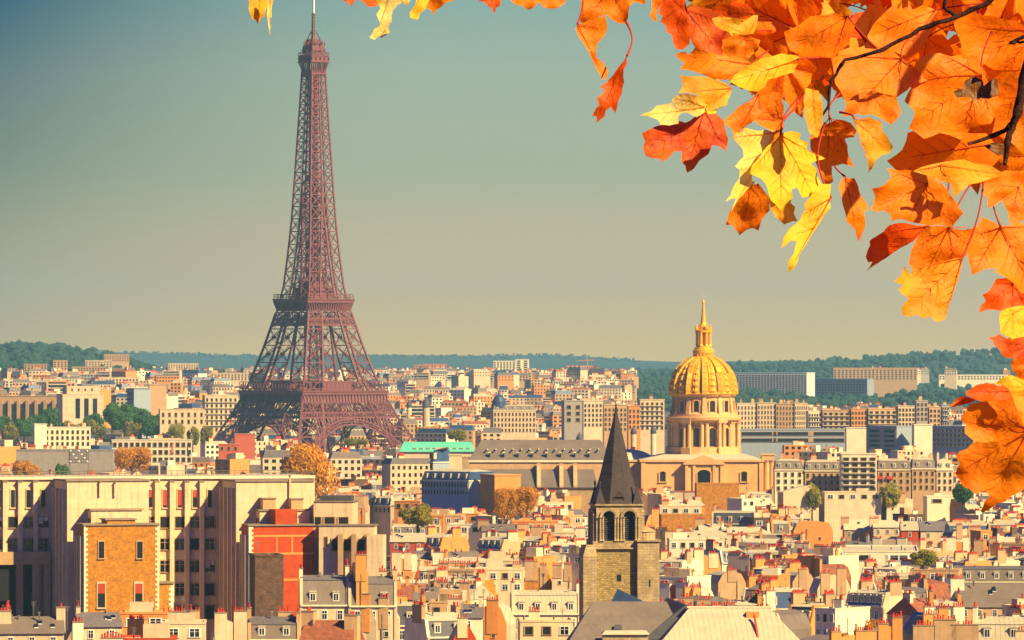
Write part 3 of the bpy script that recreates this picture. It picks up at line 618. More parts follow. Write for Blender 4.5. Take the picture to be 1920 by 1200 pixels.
def sidefins(w, x0, y0, y1, z0, z1, n, slits):
    for i in range(n + 1):
        y = y0 + (y1 - y0) * i / n; m = MB(); m.box(x0 - .7, x0, y - .3, y + .3, 0, z1, 'instwall'); m.build('fin', w)
    for i in range(n):
        y = y0 + (y1 - y0) * (i + .5) / n
        for a, b in slits:
            m = MB(); m.box(x0 - .1, x0 + .02, y - .55, y + .55, a, b, 'glass'); m.build('slit_window', w)
def zz_(v): return f.z(v, 300, 6)
wA, x0, x1, z = wing(126, 279, 902, 0, D, 'instwall')
sidefins(wA, x0, 1.5, D - 1, 0, zz_(915), 3, [(zz_(985), zz_(935)), (zz_(1050), zz_(1010)), (zz_(1100), zz_(1062)), (zz_(1150), zz_(1112))])
wB, x0, x1, z = wing(443, 588, 903, 0, D, 'instwall')
sidefins(wB, x0, 1.5, D - 1, 0, zz_(915), 3, [(zz_(985), zz_(935)), (zz_(1070), zz_(1022)), (zz_(1110), zz_(1080)), (zz_(1150), zz_(1120))])
w, x0, x1, z = wing(171, 266, 957, -4, 0, 'instwall'); 
m = MB(); m.box(x0 - .08, x0, -3.3, -2.6, z - 3.2, z - 1.6, 'glass'); m.build('slit_window', w); m = MB(); m.box(x0 - .08, x0, -1.9, -1.2, z - 3.2, z - 1.6, 'glass'); m.build('slit_window', w)
w, x0, x1, z = wing(158, 298, 985, -11, -4, 'brick')
m = MB(); xl, xr = f.x(201, -11.05), f.x(254, -11.05); m.box(xl, xr, -11.03, -5, z, z + 1.1, 'brick'); m.box(xl - .4, xr + .3, -11.3, -5, z + 1.1, z + 1.4, 'coping'); m.build('raised_parapet', w)
qz = 12.0
for sx in (x0, x1):
    m = MB()
    i = 0; zq = 14
    while zq < z - .4:
        wq = .35 if i % 2 else .75; a = (sx, sx + wq) if sx == x0 else (sx - wq, sx)
        m.box(a[0] - (.05 if sx == x0 else 0), a[1] + (.05 if sx != x0 else 0), -11.07, -10.2, zq, zq + .5, 'white'); zq += .52; i += 1
    m.build('quoin', w)
for u in (190, 262): win(w, WIND, f, u, 1014, 1046, 12, -11)
for u in (190, 260): win(w, WINR2, f, u, 1092, 1138, 16, -11)
sidefins(w, x0, -10, -4.5, 0, zz_(1000), 3, [(zz_(1065), zz_(1020)), (zz_(1140), zz_(1080))])
w, x0, x1, z = wing(298, 325, 1094, -10.4, -5, 'brick')
m = MB(); i = 0; zq = 14
while zq < z - .4: m.box(x1 - (.55 if i % 2 else .95), x1 + .05, -10.47, -9.8, zq, zq + .5, 'white'); zq += .52; i += 1
m.build('quoin', w)
w, x0, x1, z = wing(487, 580, 958, -4, 0, 'instwall')
m = MB(); m.box(x0 - .08, x0, -3.2, -2.5, z - 3, z - 1.5, 'glass'); m.build('slit_window', w); m = MB(); m.box(x0 - .08, x0, -1.7, -1, z - 3, z - 1.5, 'glass'); m.build('slit_window', w)
w, x0, x1, z = wing(467, 588, 986, -10, -4, 'redbrick')
m = MB(); m.box(f.x(515, -9), f.x(556, -9), -9.8, -3.9, z + .36, f.z(958, 530, -9) + .3, 'redbrick'); m.build('raised_parapet', w)
for v0, v1 in ((1003, 1006.5), (1036, 1040), (1085, 1089)):
    m = MB(); m.box(f.x(468, -10), x1 - .05, -10.06, -9.9, f.z(v1, 520, -10), f.z(v0, 520, -10), 'ochre'); m.build('string_course', w)
for u in (519, 548): m = MB(); x = f.x(u, -10); m.box(x - .15, x + .15, -10.05, -9.9, f.z(1036, u, -10), f.z(1007, u, -10), 'ochre'); m.build('string_course', w)
m = MB(); i = 0; zq = 14
while zq < z - .4: m.box(x0 - .05, x0 + (.5 if i % 2 else .9), -10.09, -9.2, zq, zq + .5, 'white'); zq += .52; i += 1
m.build('quoin', w)
sidefins(w, x0, -9, -4.5, 0, zz_(1000), 3, [(zz_(1070), zz_(1020)), (zz_(1150), zz_(1090))])
# pipes, vents and masts on the institute
for u, v0, v1 in ((187, 903, 930), (215, 905, 931), (543, 892, 935)):
    m = MB(); m.bar((f.x(u), -.35, f.z(v1, u)), (f.x(u), -.35, f.z(v0, u)), .35, 'instwall'); m.bar((f.x(u), -.7, f.z(v0, u)), (f.x(u), .3, f.z(v0, u)), .3, 'coping'); m.build('vent_pipe', ins)
for u, w_, v in ((487, 24, 935), (540, 22, 936)):
    m = MB(); m.box(f.x(u), f.x(u + w_), -3, -.02, f.z(960, u), f.z(v, u), 'pink'); m.box(f.x(u) - .2, f.x(u + w_) + .2, -3.2, -.01, f.z(v, u), f.z(v, u) + .25, 'coping'); m.build('chimney', ins)
m = MB()
for i in range(60):
    x = xa + (xb - xa) * i / 60; m.bar((x, D, zt + .6), (x, D, zt + 1.7), .09, 'mast')
m.bar((xa, D, zt + 1.7), (xb, D, zt + 1.7), .12, 'mast'); m.bar((xa, D, zt + 1.2), (xb, D, zt + 1.2), .08, 'mast'); m.build('roof_rail', ins)
m = MB(); x = f.x(298, D); m.bar((x, D - .3, 20), (x, D - .3, zt + 3), .35, 'instwall'); m.build('drain_pipe', ins)
# annexes to the right
f2 = Fr(590, 1325, math.radians(-4))
ax = thing('stepped_annex', 'cream stepped annex with three dark studio windows between deep piers', 'annex', (f2.X0, 1325, 0), f2.yaw)
m = MB(); m.box(f2.x(588, 6), f2.x(661, 6), 6, 18, 0, f2.z(941, 620, 6), 'instwall', 'felt'); m.box(f2.x(588, 6), f2.x(661, 6) + .3, 5.8, 18, f2.z(941, 620, 6), f2.z(939, 620, 6), 'coping')
m.box(f2.x(598, 0), f2.x(702, 0), 0, 6, 0, f2.z(986, 640), 'instwall', 'felt'); m.box(f2.x(596, 0), f2.x(704, 0), -.2, 5.99, f2.z(986, 640), f2.z(983.5, 640), 'coping')
m.box(f2.x(690, 0) + .01, f2.x(720, 0), -3, 5, 0, f2.z(1003, 640), 'instwall', 'felt'); m.build('wall', ax)
for u, w_ in ((596, 13), (618, 21), (644, 20)): win(ax, WIND, f2, u, 969, 984, w_, 6)
for u, w_ in ((629, 14), (652, 18), (679, 18)): win(ax, WIND, f2, u, 1010, 1032, w_, 0)
win(ax, WIND, f2, 612, 1006, 1024, 5, 0)
for u in (640, 665, 690): m = MB(); x = f2.x(u); m.box(x - .5, x + .5, -2.2, -.01, 0, f2.z(1001, u), 'tan'); m.build('pier', ax)
m = MB(); m.box(f2.x(597, 4), f2.x(655, 4), 8, 15, f2.z(938, 620, 6), f2.z(930, 620, 6), 'slate'); m.build('skylight', ax)

# ------------------------------------------------------------------ generic block used for the singled-out buildings further off
POTBAND = {}
def block(name, label, cat, u0, u1, vt, Y, yaw=0, depth=14, wall='cream', roof='felt', grid=None, mans=0, vb=None, winmesh=None, balc=0, chim=0, rise=None, wfrac=.45, group=None, wallside=None):
    """Box block whose front face spans u0..u1 with its eaves at row vt; grid = (columns, rows, row pitch px, first row px below the top)."""
    k = F / Y; sd_ = depth * abs(math.sin(yaw)) if abs(yaw) > .4 else 0; w = ((u1 - u0) / k - sd_) / (math.cos(yaw) if sd_ else 1); cx = X((u0 + u1) / 2, Y) - (sd_ / 2 if yaw < 0 else -sd_ / 2); g = G(cx, Y) - 4; z = Z(vt, Y) - g; h = w / 2
    o = thing(name, label, cat, (cx, Y, g), yaw, group)
    m = MB(); m.box(-h, h, 0, depth, 0, z, wall, roof if not mans else wall)
    if not mans: m.box(-h - .25, h + .25, -.25, depth + .25, z, z + .5, 'coping' if Y < 2200 else wall, roof)
    m.build('wall', o)
    if mans:
        hm_ = mans / k; i = hm_ * .38
        m = MB(); m.box(-h - .3, h + .3, -.4, depth + .3, z, z + .4, 'white'); m.frus((-h, h, 0, depth), z + .4, (-h + i * .3, h - i * .3, i, depth - i), z + hm_, roof)
        m.frus((-h + i * .3, h - i * .3, i, depth - i), z + hm_ + .003, (-h + 2 * i, h - 2 * i, depth * .45, depth * .55), z + hm_ * 1.22, 'zinc'); m.build('roof', o)
        nd_ = max(2, int(w / 3.6)) if Y < 3600 else max(2, int(w / 5))
        dw = 1.1 if Y < 3600 else 1.5
        for j in range(nd_): dormer(o, -h + (j + .5) * w / nd_, .1, z + hm_ * .30, hm_ * .42, dw)
    if grid:
        nc, nr, pitch, first = grid
        for r in range(nr):
            zr = z - (first + pitch * r) / k
            for c in range(nc):
                ww = w / nc * wfrac; x = -h + (c + .5) * w / nc
                inst('window', winmesh or WIND, o, (x, 0, zr - pitch * .55 / k), (ww, 1.5, pitch * .58 / k))
            if balc and r: m = MB(); m.box(-h + .5, h - .5, -1.1, -.22, zr + pitch * .32 / k, zr + pitch * .40 / k, 'white'); m.build('balcony', o)
    top = z + (mans * 1.2 / k if mans else .5)
    for j in range(chim):
        x = -h + (j + .5) * w / chim + rnd.uniform(-1, 1); hh = rnd.uniform(1.2, 2.6); cw = rnd.uniform(1, 2.6)
        c = MB(); c.box(x - cw / 2, x + cw / 2, depth * .4, depth * .4 + .8, top - 2, top + hh, rnd.choice(['pink', 'cream', 'tan'])); c = c.build('chimney', o)
        n = max(1, int(cw / .55)) if Y < 2600 else max(1, int(cw / 1.1)); s_ = 1 if Y < 2600 else 1.5
        for q in range(n): inst('chimney_pot', POTB, c, (x - cw / 2 + (q + .5) * cw / n, depth * .4 + .4, top + hh), (s_, s_, 1.3))
    return o
m = MB(); m.box(-.14, .14, -.14, .14, 0, .8, 'zincgrey'); m.box(-.22, .22, -.22, .22, .8, .92, 'coping'); VENT = m.mesh('roof_vent')
def make_dormer():
    m = MB(); m.box(-.62, .62, .0, 1.6, 0, 1.0, 'zinc'); m.prism([(-.78, 1.0), (.78, 1.0), (.55, 1.16), (-.55, 1.16)], -.12, 1.9, 'zinc'); return m.mesh('dormer')
DORM = make_dormer()
m = MB(); m.box(-.5, .5, -.05, .02, .06, .94, 'frame'); m.box(-.38, -.05, -.07, -.05, .14, .86, 'glass'); m.box(.05, .38, -.07, -.05, .14, .86, 'glass'); DWIN = m.mesh('window')
def dormer(parent, x, y, z, h, w, deep=1.0):
    d = inst('dormer', DORM, parent, (x, y, z), (w, deep, h)); inst('window', DWIN, d, (0, -.0, 0)); return d

# ------------------------------------------------------------------ town houses
WALLS = {'cream': 'cream', 'white': 'white', 'ochre': 'ochre', 'tan': 'tan', 'pink': 'rose', 'grey': 'grey', 'brick': 'orange brick', 'redbrick': 'red brick', 'brownbrick': 'dark brick'}
ROOFS = {'zinc': 'pale zinc', 'zincgrey': 'grey zinc', 'slate': 'dark slate', 'slatelight': 'weathered slate', 'tile': 'clay tile', 'felt': 'pale flat', 'shadeblue': 'shade-blue slate'}
ANCH = [('stone bell tower', 1155, 1030), ('brick gable', 225, 1180), ('red brick wing', 525, 1120), ('domed church', 1320, 930), ('pale metal hip roof', 1370, 1150),
        ('big autumn tree', 575, 920), ('blue roofed school', 860, 940), ('golden tree by hall', 965, 960), ('stepped cream annex', 650, 1030),
        ('white six storey flats', 1610, 920), ('lowest maple leaf', 1850, 930), ('long pale flat roof', 1640, 1050), ('iron lattice tower', 590, 850), ('colonnaded palace', 150, 830)]
houses = []
def chimney(o, x, y, z0, z1, w, d, k, pots=True, coarse=False):
    m = MB(); m.box(x - w / 2, x + w / 2, y - d / 2, y + d / 2, z0, z1, k); m.box(x - w / 2 - .1, x + w / 2 + .1, y - d / 2 - .1, y + d / 2 + .1, z1, z1 + .15, 'coping'); c = m.build('chimney', o)
    L = max(w, d); n = max(1, int(L / (.46 if not coarse else .62))); s_ = 1.15 if not coarse else 1.3
    if pots:
        for i in range(n):
            if rnd.random() < .12: continue
            t_ = -L / 2 + (i + .5) * L / n; me = POTB if coarse else (POT if rnd.random() < .8 else POT2)
            inst('chimney_pot', me, c, (x + (t_ if w >= d else 0), y + (t_ if d > w else 0), z1 + .15), (s_, s_, rnd.uniform(.75, 1.15)))
    return n
def house(typ, u0, u1, vt, Y, yaw=0, wall='cream', roof='zinc', depth=12, nd_=None, nch=2, label=None, hroof=None, floors=2, chk=None, name=None, coarse=None):
    k = F / Y; w = (u1 - u0) / k; h = w / 2; cx = X((u0 + u1) / 2, Y); g = G(cx, Y) - 2; z = Z(vt, Y) - g
    coarse = (Y > 1750) if coarse is None else coarse
    o = thing(name or 'townhouse', 'x', 'house', (cx, Y, g), yaw)
    chk = chk or rnd.choice(['cream', 'ochre', 'pink', 'tan', 'white', wall]); feat = []
    pots = 0
    if typ == 'mansard':           # street front towards the viewer
        hr_ = hroof or rnd.uniform(3.0, 4.2); hu = rnd.uniform(.7, 1.5); ze = z - hr_ - hu; i = hr_ * .32
        m = MB(); m.box(-h, h, 0, depth, 0, ze, wall); m.build('wall', o)
        m = MB(); m.box(-h - .15, h + .15, -.45, depth + .45, ze, ze + .3, 'white'); m.build('cornice', o)
        m = MB(); m.hexa([(-h, 0, ze + .3), (h, 0, ze + .3), (h, depth, ze + .3), (-h, depth, ze + .3), (-h, i, ze + hr_), (h, i, ze + hr_), (h, depth - i, ze + hr_), (-h, depth - i, ze + hr_)], roof)
        m.hexa([(-h, i - .15, ze + hr_ + .003), (h, i - .15, ze + hr_ + .003), (h, depth - i + .15, ze + hr_ + .003), (-h, depth - i + .15, ze + hr_ + .003), (-h, depth * .47, z), (h, depth * .47, z), (h, depth * .53, z), (-h, depth * .53, z)], 'zinc' if roof != 'slatelight' else 'zincgrey'); m.build('roof', o)
        n = nd_ if nd_ is not None else max(1, int(w / rnd.uniform(3.0, 4.6)))
        for j in range(n): dormer(o, -h + (j + .5) * w / n, .25, ze + .9, min(1.9, hr_ * .55), 1.15)
        for fl in range(floors):
            nw = max(2, int(w / 2.7))
            if coarse and fl > 0: break
            for j in range(nw): inst('window', WIN if not coarse else WIND, o, (-h + (j + .5) * w / nw, 0, ze - 2.6 - 3.1 * fl), (1.05, 1, 1.8))
        for s_ in ((-1, 1) if nch > 1 else (rnd.choice((-1, 1)),)):
            m = MB(); m.hexa([(s_ * h - .3, -.2, 0), (s_ * h + .3, -.2, 0), (s_ * h + .3, depth + .2, 0), (s_ * h - .3, depth + .2, 0), (s_ * h - .3, -.2, ze + .35), (s_ * h + .3, -.2, ze + .35), (s_ * h + .3, depth + .2, ze + .35), (s_ * h - .3, depth + .2, ze + .35)], wall)
            m.hexa([(s_ * h - .3, -.2, ze + .352), (s_ * h + .3, -.2, ze + .352), (s_ * h + .3, depth + .2, ze + .352), (s_ * h - .3, depth + .2, ze + .352), (s_ * h - .3, i - .1, ze + hr_ + .35), (s_ * h + .3, i - .1, ze + hr_ + .35), (s_ * h + .3, depth - i + .1, ze + hr_ + .35), (s_ * h - .3, depth - i + .1, ze + hr_ + .35)], wall); m.build('party_wall', o)
            pots += chimney(o, s_ * h * .995, depth * rnd.uniform(.3, .6), ze + hr_ - .5, z + rnd.uniform(.8, 2.0), .75, rnd.uniform(2.5, 5), chk, coarse=coarse)
            if rnd.random() < .6: pots += chimney(o, s_ * (h - rnd.uniform(.3, 2.5)), depth * .5, ze + hr_ - .2, z + rnd.uniform(.4, 1.2), rnd.uniform(1.6, 4), .7, chk, coarse=coarse)
        feat = [f'{ROOFS[roof]} mansard roof', f'{n} dormer' + ('s' if n > 1 else '')]
    elif typ == 'party':           # blank party wall towards the viewer
        mn = rnd.random() < .6; rise = rnd.uniform(2.0, 3.6); e1 = rnd.uniform(.25, .5)
        ztop = z - .8
        if mn: poly = [(-h, 0), (h, 0), (h, ztop - rise - .8), (h - 1.3, ztop - .8), (h * .1, ztop), (-h * .1, ztop), (-h + 1.3, ztop - .8), (-h, ztop - rise - .8)]
        else: a = rnd.uniform(-.9, .9) * h; poly = [(-h, 0), (h, 0), (h, ztop - rise * (1 + a / h * .5)), (a + .4, ztop), (a - .4, ztop), (-h, ztop - rise * (1 - a / h * .5))]
        m = MB(); m.prism(poly, 0, .5, wall); m.build('party_wall', o)
        m = MB(); sh = [(x * .98, q - .35 if q > 0 else 0) for x, q in poly]; m.prism(sh, .503, depth, wall, roof); m.build('roof', o)
        for q in range(nch):
            cw = rnd.uniform(1.8, max(2.2, min(6, w * .5))); x = -h + (q + .5) * w / nch + rnd.uniform(-.5, .5)
            pots += chimney(o, x, .25, ztop - rise - rnd.uniform(0, 3), z + rnd.uniform(-.6, .9), cw, .86, chk, coarse=coarse)
        for q in range(rnd.choice([0, 0, 1, 2])): inst('window', WINP, o, (rnd.uniform(-h * .7, h * .7), 0, ztop - rise - rnd.uniform(2, 4.5)), (.8, 1, 1.0))
        if rnd.random() < .4:
            m = MB(); x = rnd.uniform(-h * .8, h * .8); m.bar((x, -.14, 0), (x, -.14, ztop - rise), .22, 'coping'); m.build('flue_pipe', o)
        feat = ['blank gable wall', f'{nch} chimney' + ('s' if nch > 1 else '')]
    elif typ == 'flat':
        m = MB(); m.box(-h, h, 0, depth, 0, z - .4, wall, 'felt'); m.build('wall', o)
        m = MB(); m.box(-h - .1, h + .1, -.1, .3, z - .4, z, wall); m.box(-h - .1, h + .1, depth - .3, depth + .1, z - .4, z, wall); m.box(-h - .1, -h + .3, .3, depth - .3, z - .4, z, wall); m.box(h - .3, h + .1, .3, depth - .3, z - .4, z, wall); m.build('parapet', o)
        nw = max(2, int(w / rnd.uniform(2.6, 3.6))) if nd_ is None else nd_
        for fl in range(1 if coarse else floors):
            for j in range(nw): inst('window', WIN if rnd.random() < .5 else WIND, o, (-h + (j + .5) * w / nw, 0, z - 2.7 - 3 * fl), (w / nw * .5, 1, 1.5))
        for q in range(nch):
            if rnd.random() < .5: m = MB(); x = rnd.uniform(-h * .6, h * .6); a = rnd.uniform(1, 2.4); m.box(x - a, x + a, depth * .3, depth * .6, z - .4, z + rnd.uniform(1.2, 2.5), rnd.choice(['white', 'cream', 'tan']), 'felt'); m.build('roof_cabin', o)
            else: pots += chimney(o, rnd.uniform(-h * .8, h * .8), depth * .4, z - .4, z + rnd.uniform(.8, 1.6), rnd.uniform(1.2, 3), .8, chk, coarse=coarse)
        feat = ['flat roof', f'{nw} upper windows']
    elif typ == 'pitched':
        rise = hroof or rnd.uniform(2.2, 3.6); ze = z - rise
        m = MB(); m.box(-h, h, 0, depth, 0, ze, wall)
        m.build('wall', o)
        m = MB(); m.hexa([(-h - .2, -.4, ze + .003), (h + .2, -.4, ze + .003), (h + .2, depth + .4, ze + .003), (-h - .2, depth + .4, ze + .003), (-h - .2, depth * .48, z), (h + .2, depth * .48, z), (h + .2, depth * .52, z), (-h - .2, depth * .52, z)], roof); m.build('roof', o)
        nw = max(1, int(w / 3.2)) if nd_ is None else nd_
        for j in range(nw): inst('window', WIN, o, (-h + (j + .5) * w / nw, 0, ze - 2.1), (1, 1, 1.5))
        sl = rise / (depth * .48)
        for q in range(rnd.choice([0, 1, 2, 3])):
            x = rnd.uniform(-h * .7, h * .7); y = depth * rnd.uniform(.12, .3); zq = ze + (y + .4) * sl
            m = MB(); m.hexa([(x - .4, y, zq), (x + .4, y, zq), (x + .4, y + 1.1, zq + 1.1 * sl), (x - .4, y + 1.1, zq + 1.1 * sl), (x - .4, y, zq + .16), (x + .4, y, zq + .16), (x + .4, y + 1.1, zq + 1.1 * sl + .16), (x - .4, y + 1.1, zq + 1.1 * sl + .16)], 'frame', 'glass'); m.build('skylight', o)
        for q in range(nch):
            x = -h + .4 if q == 0 else (h - .4 if q == 1 else rnd.uniform(-h * .6, h * .6)); pots += chimney(o, x, depth * rnd.uniform(.3, .5), ze, z + rnd.uniform(.5, 1.8), rnd.choice([.8, rnd.uniform(1.6, 4)]), rnd.choice([.9, 2.6]), chk, coarse=coarse)
        feat = [f'low {ROOFS[roof]} roof', f'{nch} chimney' + ('s' if nch > 1 else '')]
    if typ != 'party' and Y < 2000:
        for q in range(rnd.choice([1, 2, 3, 4])): inst('roof_vent', VENT, o, (rnd.uniform(-h * .85, h * .85), depth * rnd.uniform(.3, .5), z - rnd.uniform(.5, .9)), (1, 1, rnd.uniform(.9, 1.8)), rnd.uniform(0, 3))
    if rnd.random() < .55 and Y < 1900:      # television aerial
        m = MB(); x = rnd.uniform(-h * .8, h * .8); y = depth * .4; q = z + rnd.uniform(1.5, 3); m.bar((x, y, z - 1.5), (x, y, q), .1, 'mast')
        for j in range(4): m.bar((x - .5 + .06 * j, y, q - .25 * j), (x + .5 - .06 * j, y, q - .25 * j), .07, 'mast')
        m.build('aerial', o)
    if rnd.random() < .15 and Y < 1700:
        m = MB(); x = rnd.uniform(-h * .8, h * .8); y = depth * .3; m.lathe([(.02, z + .1), (.3, z + .16), (.45, z + .35)], 'whitemetal', 12, x, y); m.bar((x, y, z - 1.2), (x, y, z + .1), .1, 'mast'); m.build('satellite_dish', o)
    if label: o['label'] = label
    else: houses.append((o, WALLS[wall], feat, (u0 + u1) / 2, vt))
    return o
def finish_labels():
    cnt = {}
    items = []
    for o, wc, feat, u, v in houses:
        a = min(ANCH, key=lambda t_: math.hypot((u - t_[1]) * .5, v - t_[2])); items.append((math.hypot((u - a[1]) * .5, v - a[2]), o, wc, feat, u, v, a[0]))
    items.sort(key=lambda t_: t_[0])
    ordn = lambda n: f"{n}{'th' if 10 <= n % 100 <= 20 else {1: 'st', 2: 'nd', 3: 'rd'}.get(n % 10, 'th')}"
    NUMW = 'zero one two three four five six seven eight nine ten eleven twelve'.split()
    seen = {}
    for d, o, wc, feat, u, v, a in items:
        cnt[(a, wc, feat[0])] = n = cnt.get((a, wc, feat[0]), 0) + 1
        ft = ', '.join(feat).replace('low ', ''); ft = ' '.join(NUMW[int(q)] if q.isdigit() and int(q) < 13 else q for q in ft.split())
        rank = ['', 'second ', 'third ', 'fourth ', 'fifth ', 'sixth ', 'seventh ', 'eighth ', 'ninth ', 'tenth '][n - 1] if n <= 10 else {11: 'eleventh ', 12: 'twelfth '}.get(n, 'far')
        lab = f'{wc} house, {ft}, {rank}nearest the {a}'
        if rank == 'far': lab = f'{wc} house, {ft}, farther out around the {a}'
        seen.setdefault(lab, []).append(o); o['label'] = lab; o['group'] = 'town houses of the old quarter'
